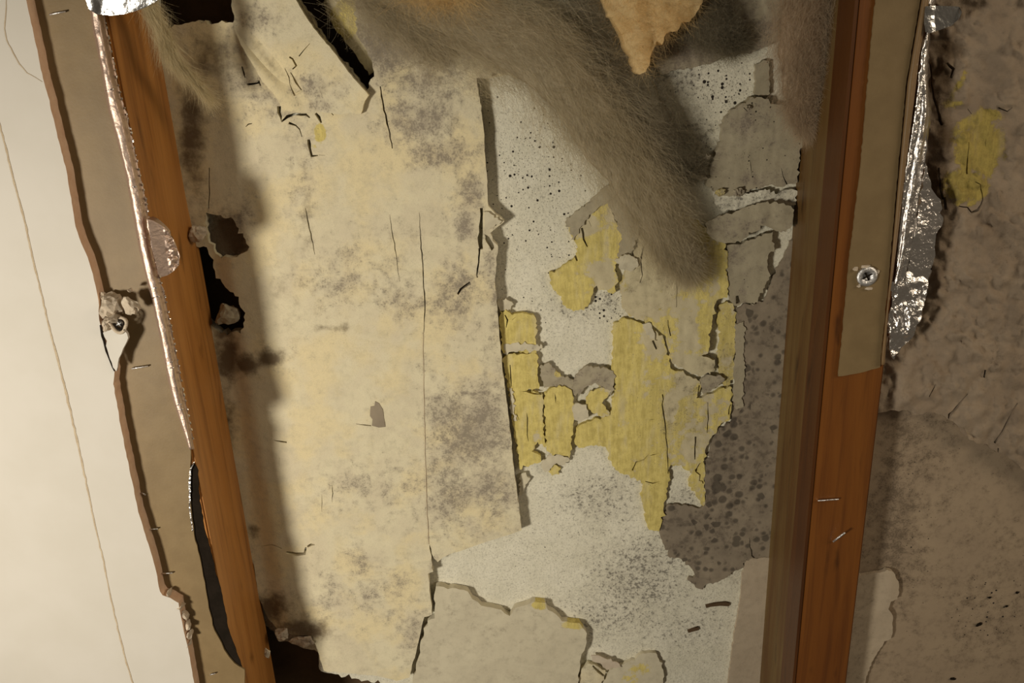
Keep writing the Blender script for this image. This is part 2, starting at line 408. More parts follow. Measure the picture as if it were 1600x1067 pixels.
wall = sheet('wall_back', [(160, -260), (1360, -260), (1330, 1300), (200, 1300)], 0, .012, M['gyp'], g=6, rag=False, seed=1, mask=wb_mask,
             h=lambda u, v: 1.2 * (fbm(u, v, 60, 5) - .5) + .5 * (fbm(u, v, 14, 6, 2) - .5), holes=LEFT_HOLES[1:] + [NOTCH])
tag(wall, None, None, kind='structure')
shade_board = sheet('added_shade_board', [(150, -140), (1380, -140), (1380, 1220), (150, 1220)], .034, .01, M['dark'], g=40, rag=False)  # dark board added behind the openings, its brown standing in for deep shade
tag(shade_board, None, None, kind='structure')
rb = lambda u, v: np.stack([.25 + .55 * blobs(u, v, [(1, 1400, 830, 40, 120), (.8, 1420, 700, 50, 60), (.5, 1560, 960, 60, 60)]) + (fbm(u, v, 24, 8) - .5) * .6,  # blobs next to the stud paint its cast shadow into the mask
                            .2 * blobs(u, v, [(1, 1400, 700, 60, 100)]), 0 * u, .28 + .5 * blobs(u, v, [(1, 1550, 950, 60, 50), (.8, 1430, 820, 30, 90)])], 1)
YR = -.062
panel = sheet('wall_right', [(1422, -260), (1950, -260), (1950, 1300), (1266, 1300)], YR, .02, M['panel'], g=8, rag=False, seed=2, mask=rb,
              h=lambda u, v: 2.0 * (fbm(u, v, 120, 9) - .5) + .4 * (fbm(u, v, 18, 12, 2) - .5))
tag(panel, None, None, kind='structure')

# studs
st = box('wall_stud', XL - .062, XL, YF, -.0005, ZB, ZT, M['woodl'])
tag(st, 'orange pine stud beside the painted drywall, shiny foil strip along it', 'stud')
XRR = P(1374, 640, YF).x
st = box('wall_stud', XR, XRR, YF, -.0005, ZB, ZT, M['wood'])
tag(st, 'orange pine stud with dull brown side, under the kraft strip with a screw', 'stud')
sd = box('brown_side', XR - .0012, XR + .0006, YF + .0015, -.0008, ZB, ZT, M['wood2'], bevel=0)  # side face darker and duller than the front
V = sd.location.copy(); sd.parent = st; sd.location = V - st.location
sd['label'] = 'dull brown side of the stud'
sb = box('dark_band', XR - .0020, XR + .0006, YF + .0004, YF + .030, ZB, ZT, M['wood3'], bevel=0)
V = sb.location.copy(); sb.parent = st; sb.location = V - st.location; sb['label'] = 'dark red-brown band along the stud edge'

# drywall
dw = [(-420, -260), (10, -260), (20, -90), (41, 0), (52, 50), (67, 122), (75, 150), (87, 200), (104, 267), (112, 317), (118, 354), (127, 380), (137, 402), (145, 428), (151, 455), (154, 470),
      (155, 500), (160, 520), (170, 552), (179, 580), (177, 600), (186, 650), (195, 700), (206, 750), (216, 800), (232, 850), (242, 885), (250, 924), (254, 930), (266, 934), (279, 942), (283, 965), (288, 990), (295, 1020), (304, 1070), (318, 1150), (345, 1300), (-420, 1300)]
drywall = sheet('wall_left', dw, YF - .0128, .0126, M['paint'], g=14, step=7, amp=.5, seed=11, h=lambda u, v: .25 * (fbm(u, v, 150, 2) - .5))
tag(drywall, None, None, kind='structure')
drywall.data.materials.append(M['core'])
for p in drywall.data.polygons:
    if abs(p.normal.y) < .5: p.material_index = 1; p.use_smooth = False

# painted wall: the seam of an old paint edge, two pieces
def ribbon(name, pts, w, Y, mat, parent, seed=0, amp=.5):
    return sheet(name, crack(pts, w, seed, amp), Y, .0005, mat, g=50, rag=False, parent=parent, seed=seed)
YD = YF - .0131
ribbon('paint_seam', [(-2, 190), (10, 235), (17, 265), (26, 300), (38, 345), (50, 400), (62, 450), (75, 505), (92, 570), (108, 635), (124, 705), (138, 770), (148, 820), (160, 870), (172, 930), (186, 990), (197, 1035), (210, 1075)], [2.6, 3.0, 2.2, 3.4, 2.4, 2.0, 2.2], YD, M['line'], drywall, 3)
ribbon('paint_seam', [(10, -10), (9, 20), (7, 45), (10, 62), (20, 82), (30, 100), (42, 114), (55, 121), (66, 128)], 1.5, YD, M['line'], drywall, 4)
# torn corner with its dark gap
torn = sheet('torn_paper', [(161, 520), (176, 512), (196, 516), (200, 528), (192, 545), (186, 560), (182, 580), (176, 574), (170, 553)], YD - .0012, .0014, M['paint'], g=6, seed=5, amp=1.2, parent=drywall, h=lambda u, v: 1.5 * ss(u, 170, 195))
ribbon('gap', [(157, 508), (160, 525), (166, 548), (173, 566), (179, 580)], [3.0, 3.6, 3.0, 1.5], YD - .0003, M['felt'], drywall, 6)
for i, (u, v, a, b) in enumerate([(272, 938, 10, 4), (284, 945, 7, 4), (289, 960, 5, 10), (294, 975, 6, 7), (297, 990, 5, 7), (296, 1004, 3, 6), (265, 926, 3, 8), (162, 462, 4, 8), (157, 480, 4, 10)]):
    lump('torn_core', u, v, YD + .005, a, b, .006, M['tear'], 70 + i, drywall, .5, 2)

# ------------------------------------------------------------------ left insulation facing: kraft tab, foil fold, flap
YK = YF - .0016
def facing(name, loc_uv, label):
    e = empty(name, P(*loc_uv, YF)); tag(e, label, 'insulation facing', 'facings stapled to the studs'); return e
KL = [(137, -90), (140, 0), (147, 50), (158, 100), (170, 170), (187, 230), (197, 270), (208, 330), (219, 390), (230, 435), (241, 480), (252, 530), (263, 590), (273, 630), (285, 665), (298, 705)]
KR = [(150, -90), (153, 0), (163, 25), (172, 70), (180, 110), (189, 150), (200, 185), (209, 230), (218, 270), (228, 310), (233, 345), (240, 400), (249, 432), (257, 460), (264, 495), (271, 530), (279, 570), (286, 610), (295, 650), (302, 690), (304, 705)]
lf = facing('insulation_facing', (150, 500), 'kraft paper facing with a rolled foil edge beside the painted drywall')
kraft_edge = KL[:] + [(297, 740), (296, 770), (299, 800), (303, 835), (312, 870), (320, 910), (326, 950), (335, 985), (350, 1015), (366, 1036), (382, 1046), (384, 1150)]
kr = sheet('paper_tab', kraft_edge + [(230, 1150), (200, 900), (120, 600), (60, 300), (20, 0), (10, -90)], YK, .001, M['kraft'], g=9, parent=lf, step=9, amp=.7, seed=21,
           h=lambda u, v: .8 * fbm(u, v, 60, 3) + .25 * fbm(u, v, 14, 4, 2))
# rolled foil fold
rows = []
vs = np.arange(-90, 706, 4.0)
for i, v in enumerate(vs):
    a, b = lerp_line(KL, v) - 1.5, lerp_line(KR, v); r = []
    for j in range(15):
        t = j / 14; u = a + (b - a) * t
        y = YK - .0082 * min(1, t / .12) - .0008 * math.sin(math.pi * min(1, t * 1.7)) + .0075 * float(ss(t, .52, .98))
        y += float(vnoise(v / 9, t * 3, 3) - .5) * .0010 + float(vnoise(v / 31, t * 2, 5) - .5) * .0016
        if j == 14: u += float(vnoise(v / 5., 1.5, 8) - .5) * 4
        r.append(P(u, v, y))
    rows.append(r)
loft('foil_fold', rows, M['foilp'], lf)
for i, (v, w) in enumerate([(140, 3), (292, 4), (372, 3), (450, 4), (464, 3), (566, 3), (575, 2), (632, 3), (640, 2)]):   # creases pressed across the fold
    a, b = lerp_line(KL, v), lerp_line(KR, v)
    tube('fold_crease', [P(a + 1, v + 2, YK - .0080), P(a + (b - a) * .3, v, YK - .0090), P(a + (b - a) * .6, v - 1, YK - .0084)], .0005, M['foil'], lf, 6)
rg = random.Random(4)
for i in range(64):   # bright pinked lip of the foil
    v = -10 + i * 11 + rg.uniform(-3, 3); u = lerp_line(KR, v) + .5
    lump('foil_lip', u, v, YK - .0018 - rg.uniform(0, .001), rg.uniform(1.3, 2.2), rg.uniform(2, 4), .0012, M['foil'], 300 + i, lf, .5, 1)
sheet('foil_tab', [(136, -60), (250, -60), (262, -20), (243, 3), (232, 9), (215, 16), (195, 22), (172, 24), (150, 22), (139, 14), (134, 0)], YK - .012, .0004, M['foil2'], g=5, parent=lf, amp=.6, seed=23,
      h=lambda u, v: 1.5 * np.sin((u - 130) / 42.0) + 1.6 * fbm(u, v, 22, 4) + 3 * ss(u, 160, 140) - .10 * v)
sheet('foil_flap', [(229, 342), (240, 345), (252, 352), (263, 362), (271, 374), (277, 388), (281, 400), (280, 414), (271, 424), (262, 430), (252, 433), (247, 428), (240, 400)], YK - .0005, .0004, M['foilp'], g=1.8, parent=lf, amp=.9, seed=24,
      h=lambda u, v: 10.5 - .27 * np.clip(u - (v - 340) * .16 - 230, 0, 50) + 4.2 * (fbm(u, v, 4.5, 6, 2) - .4) * ss(u - (v - 340) * .16, 250, 256))
sheet('black_lining', [(298, 728), (303, 724), (310, 735), (311, 770), (318, 820), (333, 875), (346, 925), (358, 985), (372, 1025), (380, 1046), (360, 1050), (300, 900), (286, 770)], YF - .0006, .0005, M['felt'], g=8, parent=lf, seed=25, amp=1)['label'] = 'black lining bared where the paper is torn'
rr = [(303, 722), (297, 735), (296, 760), (296, 790), (301, 830)]
sheet('foil_remnant', crack(rr, [1.5, 3, 2, 1.5], 5, .5), YK - .0008, .0004, M['foil'], g=30, rag=False, parent=lf)

# ------------------------------------------------------------------ right insulation facing
rf = facing('insulation_facing', (1380, 300), 'kraft paper facing on the right stud, cut off square, foil crumpled below')
sheet('paper_tab', [(1372, -90), (1368, 0), (1362, 60), (1345, 260), (1328, 400), (1310, 588), (1342, 583), (1375, 574), (1388, 440), (1401, 290), (1416, 130), (1438, 0), (1446, -90)], YK, .001, M['kraft'], g=7, parent=rf, amp=.6, seed=31,
      h=lambda u, v: .7 * fbm(u, v, 50, 5) + .5 * blob(u, v, 1393, 105, 4, 30) + .8 * blob(u, v, 1355, 432, 20, 20))
FL = [(1448, -90), (1440, 0), (1418, 130), (1403, 290), (1390, 440), (1377, 560)]
FR = [(1462, -90), (1452, 0), (1436, 90), (1424, 190), (1412, 290), (1400, 390), (1388, 480), (1382, 572)]
rows = []
for i, v in enumerate(np.arange(-90, 571, 6.0)):
    a, b = lerp_line(FL, v), lerp_line(FR, v)
    rows.append([P(a + (b - a) * t, v, YK - .0012 - .0022 * math.sin(math.pi * t) + .004 * max(0, t - .7) + float(vnoise(v / 20, t, 9) - .5) * .0006) for t in [j / 6 for j in range(7)]])
loft('paper_fold', rows, M['kraft2'], rf)
GL = [(1452, -90), (1449, 0), (1447, 50), (1440, 80), (1432, 140), (1424, 200), (1414, 280), (1407, 340), (1402, 400), (1394, 445)]
GR = [(1466, -90), (1462, 0), (1453, 50), (1451, 90), (1451, 140), (1455, 175), (1446, 250), (1436, 310), (1426, 380), (1413, 450)]
rows = []
for i, v in enumerate(np.arange(-90, 449, 4.0)):
    a, b = lerp_line(GL, v), lerp_line(GR, v)
    r = []
    for j in range(9):
        t = j / 8
        y = YK + .001 - .004 * math.sin(math.pi * t * .9) + .006 * t + .0016 * math.sin(t * 12 + v / 60) * ss(v, 110, 160) + float(vnoise(v / 7, t * 4, 19) - .5) * .0014
        r.append(P(a + (b - a) * t + (float(vnoise(v / 6, 3.3, 7)) - .5) * 3 * (j in (0, 8)), v, y))
    rows.append(r)
loft('foil_fold', rows, M['foil'], rf)
sheet('foil_tab', [(1446, 10), (1462, 9), (1482, 10), (1497, 11), (1503, 19), (1499, 29), (1488, 38), (1470, 46), (1452, 52), (1446, 50), (1444, 30)], YK - .004, .0004, M['foil2'], g=3, parent=rf, amp=.4, seed=33,
      h=lambda u, v: -4.0 * ss(u, 1450, 1490) + 6.0 * ss(u + v * .35, 1496, 1510) + .8 * fbm(u, v, 12, 4))
sheet('foil_skirt', [(1446, 255), (1458, 300), (1470, 312), (1470, 345), (1459, 372), (1455, 410), (1451, 445), (1444, 480), (1438, 502), (1424, 528), (1408, 543), (1397, 562), (1388, 545), (1387, 505), (1393, 470), (1392, 440), (1404, 440), (1414, 440), (1428, 370)], YK + .004, .0004, M['foil'], g=3, parent=rf, amp=1.2, seed=34,
      h=lambda u, v: 5.0 * (fbm(u, v, 26, 15) - .5) + (2 + 5 * ss(v, 420, 470)) * (fbm(u, v, 9, 16, 3) - .5) + 2.5 * ss(v, 420, 445) - 3.5 * ss(u + v * .35, 1560, 1600) * ss(v, 470, 420))

# ------------------------------------------------------------------ nails, staples, screw
def staple(u1, v1, u2, v2, Y, label, bent=False):
    a, b = P(u1, v1, Y - .0022), P(u2, v2, Y - (.0022 if not bent else .008))
    a0, b0 = P(u1, v1, Y + .003), P(u2, v2, Y + .003)
    pts = [a0, a, b] if bent else [a0, a, b, b0]
    o = tube('staple' if not bent else 'bent_nail', pts, .00062 if not bent else .0009, M['steel'], None, 6)
    tag(o, label, 'staple' if not bent else 'nail', 'staples' if not bent else None); return o
staple(78, 23, 102, 18, YK - .0006, 'bright staple at the top of the kraft paper by the drywall')
staple(206, 576, 231, 572, YK - .0006, 'staple in the kraft paper just below the torn drywall corner')
staple(222, 770, 227, 773, YK - .0006, 'small staple in the kraft paper beside the lower drywall edge')
staple(232, 827, 246, 826, YK - .0006, 'staple in the kraft paper near the top of the black lining')
staple(254, 896, 269, 895, YK - .0006, 'staple just above the notch in the drywall edge')
staple(329, 1054, 336, 1052, YK - .0006, 'lowest staple in the kraft paper, below the black lining')
staple(1278, 782, 1310, 780, YF - .0002, 'staple across the face of the bare orange stud')
staple(1302, 846, 1320, 832, YF - .0002, 'thin bent nail sticking out of the orange stud under the staple', True)

sc = empty('screw', P(1355, 432, YK)); tag(sc, 'round screw head driven through the kraft strip on the right stud', 'screw')
def disc_head(name, u, v, Y, r, mat, parent):
    c = P(u, v, Y); rows = []
    for rr_, yy in ((.001, .0004), (r * .3, .0003), (r * .34, -.0006), (r * .8, -.0012), (r, -.0006), (r * 1.02, .001), (.0005, .0012)):
        rows.append([c + Vector((rr_ * math.cos(q), yy, rr_ * math.sin(q))) for q in [2 * math.pi * k / 24 for k in range(24)]])
    return loft(name, rows, mat, parent, 0, True)
disc_head('head', 1355, 432, YK - .0022, .0080, M['steel'], sc)
for ang in (.5, .5 + math.pi / 2):
    d = Vector((math.cos(ang), 0, math.sin(ang))) * .0035; c = P(1355, 432, YK - .0036)
    tube('cross_slot', [c - d, c + d], .0007, M['felt'], sc, 6)
for i, (u, v, a, b) in enumerate([(1353, 416, 8, 4), (1336, 420, 6, 4), (1342, 447, 6, 3), (1357, 451, 8, 2.5), (1372, 425, 3, 6)]):
    lump('torn_paper_rim', u, v, YK - .001, a, b, .0022, M['tear'], 400 + i, sc, .5, 2)

s2 = empty('screw', P(186, 506, YK)); tag(s2, 'drywall screw in a plaster ring under the crumbled plaster at the drywall edge', 'screw')
c = P(186, 506, YD - .002)
for name, r0, r1, y, mat in (('plaster_ring', .0062, .0014, -.001, M['chip']), ('head', .0038, .0010, .0002, M['felt'])):
    rows = []
    for k in range(25):
        q = 2 * math.pi * k / 24; e = Vector((math.cos(q), 0, math.sin(q))); w = 1 + .12 * math.sin(3 * q)
        rows.append([c + Vector((0, y, 0)) + e * r0 * w + (e * math.cos(s) + Vector((0, 1, 0)) * math.sin(s)) * r1 for s in [2 * math.pi * z / 8 for z in range(8)]])
    loft(name, rows, mat, s2, 0, True)
for ang in (.4, .4 + math.pi / 2):
    d = Vector((math.cos(ang), 0, math.sin(ang))) * .0026; tube('cross_slot', [c - d, c + d], .0005, M['steel'], s2, 6)
tube('shank', [c + Vector((0, .001, 0)), c + Vector((0, .010, 0))], .0022, M['steel'], s2, 8)
for i, (n, u, v, a, b, d, lab) in enumerate([
    ('plaster_crumb', 172, 476, 18, 25, .011, 'pinkish crumbled plaster lump at the torn drywall edge'),
    ('plaster_flake', 204, 476, 18, 16, .006, 'smooth whitish plaster flake right of the crumbled lump, above the screw'),
    ('plaster_crumb', 178, 497, 12, 9, .009, 'small plaster crumb just above the screw in the drywall edge'),
    ('plaster_crumb', 168, 508, 9, 10, .007, 'reddish crumb left of the screw in the drywall edge'),
    ('plaster_crumb', 203, 453, 5, 4, .004, 'tiny white crumb above the whitish plaster flake'),
    ('plaster_chunk', 312, 366, 16, 15, .010, 'pinkish square plaster chunk standing out beside the left stud'),
    ('plaster_chunk', 352, 492, 22, 22, .010, 'brown plaster chunk in the lower hole beside the left stud'),
    ('plaster_flake', 417, 1020, 5, 13, .004, 'white sliver of plaster on the stud edge at the lower left'),
    ('plaster_chunk', 440, 988, 13, 13, .007, 'dirty plaster chunk on the rim of the bottom left hole'),
    ('plaster_chunk', 473, 1000, 22, 12, .007, 'flat plaster chunk hanging over the bottom left hole'),
    ]):
    o = lump(n, u, v, {0: YD, 1: YD - .003, 2: YD - .002, 3: YD, 4: YD}.get(i, -.016 if i in (5,) else (-.060 if i == 7 else -.010)), a, b, d, M['chip'] if i != 6 else M['skin'], 500 + i, None, .35, 3, mask=(.35 if i not in (1, 4) else .02, .25 if i > 4 else .05, 0, 0))
    tag(o, lab, 'plaster piece', 'loose plaster pieces')

# ------------------------------------------------------------------ middle bay: the mouldy face sheet
YS = -.0115
def jn(u, v, size, s, k=.5): return (fbm(u, v, size, s) - .5) * k
seam_u = lambda v: np.interp(v, [330, 520, 700, 872], [654, 660, 663, 670])
def sheet_mask(u, v):
    n = jn(u, v, 26, 31, .55) + jn(u, v, 9, 33, .3)
    R = blobs(u, v, [(.85, 690, 240, 60, 30), (.75, 650, 190, 70, 40), (.8, 735, 300, 22, 35), (.8, 728, 360, 22, 25), (.5, 470, 270, 25, 130), (.42, 600, 400, 60, 60), (.66, 620, 470, 50, 45),
                     (.75, 715, 460, 45, 55), (.6, 770, 440, 25, 90), (.55, 500, 440, 60, 30), (.9, 745, 680, 60, 50), (.75, 700, 640, 50, 50), (.8, 765, 640, 40, 60), (.6, 700, 760, 60, 60), (.65, 770, 770, 45, 40),
                     (.5, 560, 760, 60, 40), (.55, 620, 760, 45, 50), (.62, 560, 880, 40, 30), (.55, 600, 930, 60, 50), (.6, 640, 990, 40, 50), (.5, 520, 930, 50, 50), (.55, 420, 1000, 40, 40),
                     (.6, 540, 420, 60, 70), (.55, 660, 130, 80, 40), (.6, 600, 90, 90, 60), (.7, 650, 60, 90, 50), (.5, 420, 150, 60, 40), (.6, 370, 350, 35, 50), (.4, 450, 560, 50, 60)]) * .80 + n * .85 + .07
    R = np.where(u > seam_u(v), R + .06 + .12 * ss(v, 600, 680), R)
    R = R + .40 * ss(v, 150, 30) * ss(u, 330, 420) + .12 * ss(v, 330, 120)  # darkens the sheet steadily towards the top
    R *= 1 - .75 * blobs(u, v, [(1, 480, 620, 75, 70), (1, 560, 560, 60, 50), (.8, 430, 460, 30, 40), (.8, 540, 280, 40, 60)])
    G = blobs(u, v, [(1.0, 420, 560, 26, 17, -12), (.95, 385, 568, 24, 18), (.9, 355, 560, 22, 50), (.7, 350, 520, 22, 26), (.55, 360, 350, 30, 40), (.6, 510, 512, 26, 6), (.6, 540, 510, 8, 12), (.35, 480, 340, 14, 90), (.8, 420, 950, 45, 30), (.85, 470, 985, 50, 24), (.6, 355, 660, 18, 60),
                     (.7, 396, 830, 10, 14), (.3, 450, 450, 40, 30), (.8, 300, 200, 26, 120), (.6, 330, 90, 50, 50), (.5, 345, 640, 16, 50), (.4, 385, 880, 20, 60), (.5, 590, 75, 40, 40)])
    G = G + jn(u, v, 16, 35, .35) * (G > .12)
    B = blobs(u, v, [(1.2, 500, 208, 9, 16), (.6, 490, 228, 10, 8)])
    return np.stack([R, G, B, .16 + jn(u, v, 60, 37, .3)], 1)
def sheet_h(u, v):
    h = .9 * (fbm(u, v, 70, 41) - .5) + .35 * (fbm(u, v, 12, 42, 2) - .5)
    h += np.where(u > seam_u(v), .35, 0) + 1.4 * blob(u, v, 765, 350, 20, 25)
    h += -9 * ss(u - .16 * (v - 500), 380, 345) * ss(v, 300, 420) * .55
    return h
SB = [(180, -260), (786, -260), (790, -90), (786, 40), (800, 85), (806, 108), (786, 116), (770, 114), (768, 120), (745, 122), (750, 160), (756, 205), (761, 290), (763, 322), (775, 335), (788, 346), (778, 354), (766, 364), (770, 376), (778, 384), (775, 420), (773, 440), (777, 478), (780, 520), (787, 590), (796, 660),
      (803, 730), (811, 800), (815, 828), (800, 834), (786, 838), (768, 844), (744, 852), (716, 862), (692, 871), (684, 878), (678, 872), (671, 850), (674, 875), (677, 893), (669, 896), (672, 930), (675, 960), (663, 964), (652, 1010), (640, 1058), (620, 1064), (588, 1056), (548, 1052), (506, 1048), (497, 1018), (488, 994), (462, 992), (438, 986), (420, 968), (404, 934), (396, 880), (300, 880), (205, 400)]
cr = [([(594, 135), (599, 165), (607, 200), (613, 232)], [1.5, 2.2, 1.2]), ([(655, 332), (657, 372), (661, 420), (664, 480), (662, 520)], [.5, 1.2, 1.4, 1.4, .6]), ([(609, 335), (613, 365), (620, 405), (625, 440)], [.4, 1.0, .9, .4]),
      ([(477, 325), (482, 350), (489, 380), (492, 398)], [.5, 1.5, 1.5, .5]), ([(752, 325), (752, 345), (750, 372), (752, 390)], [3.5, 4.2, 5.5, 4]), ([(749, 388), (748, 410), (745, 430), (746, 434)], [2.2, 2, 1.2]),
      ([(735, 442), (728, 446), (720, 452), (715, 460)], [4, 3, 4, 2]), ([(428, 688), (440, 690), (448, 691)], [1, 1.8, 1.5]), ([(447, 863), (463, 866), (476, 865), (478, 855)], [3, 4, 4.5, 2]), ([(480, 854), (486, 851), (492, 851)], [2, 3, 1.5]),
      ([(404, 854), (425, 851), (440, 857)], [.5, 1, .6]), ([(378, 104), (381, 115), (383, 122)], [2, 2, 1]), ([(386, 132), (396, 131), (406, 129)], [2.4, 2.6, 2]), ([(404, 126), (407, 134)], [2, 1.6]),
      ([(384, 198), (388, 194), (394, 193)], [1, 1.6, 1]), ([(384, 213), (385, 222)], 1.0), ([(436, 166), (436, 176), (440, 190), (449, 182), (462, 178), (478, 179), (484, 184)], [5, 4, 2, 3.5, 3, 3, 1.5]),
      ([(493, 177), (498, 183), (502, 192)], [3.5, 4.5, 2]), ([(518, 177), (521, 180)], 4), ([(451, 192), (462, 196), (468, 202), (472, 214)], [3, 1.6, 2, 1]), ([(482, 218), (484, 232), (487, 244), (497, 243)], [4, 4.5, 3.5, 1.5]),
      ([(498, 242), (508, 243)], 1.5), ([(556, 662), (570, 664), (580, 665)], [.5, 1, 1.2]), ([(550, 721), (552, 728)], 1), ([(519, 757), (519, 785)], .9), ([(437, 715), (436, 728)], 1), ([(503, 772), (503, 800)], .7), ([(327, 262), (327, 295), (326, 326)], [1.2, 1.4, 1]), ([(565, 145), (568, 158), (562, 170)], [1, 2, 1])]
SH = [crack(p, w * 1.2 if isinstance(w, (int, float)) else [q * 1.25 for q in w], 60 + i, .8) for i, (p, w) in enumerate(cr)]
SH += [jag([(768, 392), (758, 374), (757, 366), (764, 370), (770, 380), (772, 388)], 4, 1, 91)]
SHm = [q for q in LEFT_HOLES] + [NOTCH] + SH
sh = sheet('face_sheet', SB, YS, .0085, M['sheet'], h=sheet_h, mask=sheet_mask, holes=SHm, g=4.5, seed=101, step=6, amp=.9)
tag(sh, 'large beige mould-stained sheet beside the left stud, grey blotches and long cracks', 'wall sheet')
# seam line down the sheet, and the little bared patch
o = sheet('bared_patch', [(579, 635), (585, 634), (586, 627), (592, 630), (598, 640), (602, 667), (592, 668), (581, 665), (582, 655), (578, 650)], YS - .0006, .0006, M['grey'], g=3, parent=sh, seed=7, amp=.8, mask=lambda u, v: np.stack([.1 + 0 * u, 0 * u, 0 * u, 0 * u], 1))
ribbon('sheet_seam', [(661, 520), (662, 600), (664, 700), (667, 790), (670, 850)], [.7, .8, .7], YS - .0009, M['line'], sh, 9)
# the strip torn loose at the top
def tongue_h(u, v):
    d = (u - 365) * .80 - (v - 20) * .58          # across the strip, 0 at its left edge
    return 1.2 * ss(d, 0, 40) + 4.5 * ss(d, 40, 120) - 4.5 * blob(u, v, 410, 85, 75, 13, 48) + 1.5 * blob(u, v, 394, 96, 70, 8, 48) + .8 * (fbm(u, v, 30, 51) - .5)
def tongue_m(u, v):
    R = blobs(u, v, [(.55, 490, 135, 50, 30), (.5, 410, 30, 40, 30), (.5, 500, 165, 40, 16), (.35, 530, 150, 30, 30)]) + jn(u, v, 18, 52, .5) + .08
    return np.stack([R, .45 * blob(u, v, 412, 86, 70, 10, 48), 0 * u, .1 + 0 * u], 1)  # brown along the fold paints the shade of its valley
TG = [(364, -60), (440, -60), (458, -6), (490, 44), (522, 82), (552, 122), (576, 149), (570, 158), (564, 178), (548, 176), (530, 179), (498, 174), (470, 176), (442, 172), (436, 160), (430, 150), (424, 142), (410, 128), (394, 100), (376, 70), (366, 45)]
tgc = [([(452, 89), (457, 92), (463, 103), (457, 108)], [2, 2, 2.6, 1.5]), ([(445, 107), (452, 122), (460, 148), (468, 144), (474, 141)], [.6, 1.2, 3, 4.5, 2]), ([(454, 113), (462, 128), (472, 142)], [1.2, 2, 1.4]), ([(467, 88), (475, 78), (484, 68)], [1.5, 1, .6])]
tg = sheet('torn_strip', TG, YS - .0028, .0022, M['sheet'], h=tongue_h, mask=tongue_m, holes=[crack(p, [q * 1.3 for q in w], 130 + i, .6) for i, (p, w) in enumerate(tgc)], g=4.5, seed=102, amp=.7)
tag(tg, 'slanting beige strip torn loose at the top, lifted over the dark hole', 'torn strip')
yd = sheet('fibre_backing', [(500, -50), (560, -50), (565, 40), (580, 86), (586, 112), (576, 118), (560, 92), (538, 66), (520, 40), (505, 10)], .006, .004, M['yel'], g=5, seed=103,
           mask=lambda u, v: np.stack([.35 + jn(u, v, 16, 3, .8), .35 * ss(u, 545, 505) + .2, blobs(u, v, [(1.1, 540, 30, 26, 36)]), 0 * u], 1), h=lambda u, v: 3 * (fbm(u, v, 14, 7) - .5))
tag(yd, 'shadowed yellow fibre seen inside the dark hole behind the torn strip', 'fibre board')
top = sheet('plaster_plate', [(690, 116), (700, 90), (726, 84), (740, 66), (760, 64), (778, 70), (792, 90), (800, 108), (822, 112), (828, 116), (812, 122), (790, 118), (770, 121), (745, 120), (716, 118)], -.006, .005, M['sheet'], g=5, seed=104,
           holes=[crack([(773, 70), (775, 88), (779, 98), (781, 114)], [2, 3.5, 1.5, 1.5], 8)], h=lambda u, v: 1.5 * (fbm(u, v, 18, 3) - .5) + .02 * (118 - v), mask=lambda u, v: np.stack([.3 + jn(u, v, 14, 3, .7), 0 * u, 0 * u, .3 + 0 * u], 1))
tag(top, 'small speckled plate above the top edge of the large beige sheet', 'plaster plate')

# ------------------------------------------------------------------ yellow fibre layer, right of the sheet
def ym(seed, extra=(), base=.78, R0=.12, skin=()):
    def f(u, v):
        B = base + jn(u, v, 30, seed, .5) - blobs(u, v, skin) if skin else base + jn(u, v, 30, seed, .5) + 0 * u
        R = R0 + blobs(u, v, extra) + jn(u, v, 18, seed + 2, .4) if extra else R0 + jn(u, v, 18, seed + 2, .4)
        return np.stack([R + 0 * u, 0 * u, B, .1 + 0 * u], 1)
    return f
def yh(seed, a=1.0):
    return lambda u, v: a * (1.6 * (fbm(u, v, 34, seed) - .5) + .8 * (fbm(u, v / 5, 6, seed + 1, 2) - .5))
def piece(name, poly, Y, th, mat, label, cat, mask, h=None, cracks=(), g=4, seed=0, amp=1.5, step=3.4, group=None):
    o = sheet(name, poly, Y, th, mat, h=h, mask=mask, holes=[crack(p, w, seed + 7 + i, .9) for i, (p, w) in enumerate(cracks)], g=g, seed=seed, amp=amp, step=step)
    return tag(o, label, cat, group)
FB, FG = 'fibre board', 'yellow fibre board pieces'
piece('fibre_board', [(781, 486), (790, 484), (800, 492), (812, 490), (834, 491), (838, 498), (839, 545), (838, 551), (800, 549), (786, 552), (783, 520)], -.0055, .005, M['yel'], 'small yellow fibre block at the sheet edge, topmost of the left column', FB, ym(1, R0=.05, base=.85), yh(2), [([(789, 492), (793, 500), (791, 512)], [2, 3, 1]), ([(800, 500), (806, 495)], 2)], seed=201, group=FG)
piece('fibre_board', [(786, 560), (800, 553), (836, 552), (840, 575), (842, 608), (820, 610), (815, 612), (848, 616), (848, 650), (852, 700), (840, 690), (830, 706), (846, 712), (846, 722), (812, 734), (808, 700), (800, 650), (794, 610)], -.0055, .005, M['yel'], 'tall yellow fibre block along the sheet edge, with split lower end', FB, ym(3, R0=.03, base=.9, skin=[(.6, 840, 682, 9, 14)]), yh(4), [([(797, 570), (798, 590), (799, 604)], [1.2, 2, 1]), ([(823, 612), (834, 615), (846, 616)], [2, 2, 2.5]), ([(823, 645), (824, 670), (826, 690)], 1.4), ([(807, 646), (811, 656)], 3)], seed=202, group=FG)
piece('fibre_board', [(851, 616), (862, 606), (878, 604), (892, 610), (897, 622), (896, 660), (894, 690), (890, 716), (872, 708), (855, 704), (852, 670)], -.0062, .0055, M['yel'], 'narrow yellow fibre block left of the round pale flake', FB, ym(5, R0=.03, base=.9), yh(6), [([(867, 615), (868, 630)], 1.4)], seed=203, group=FG)
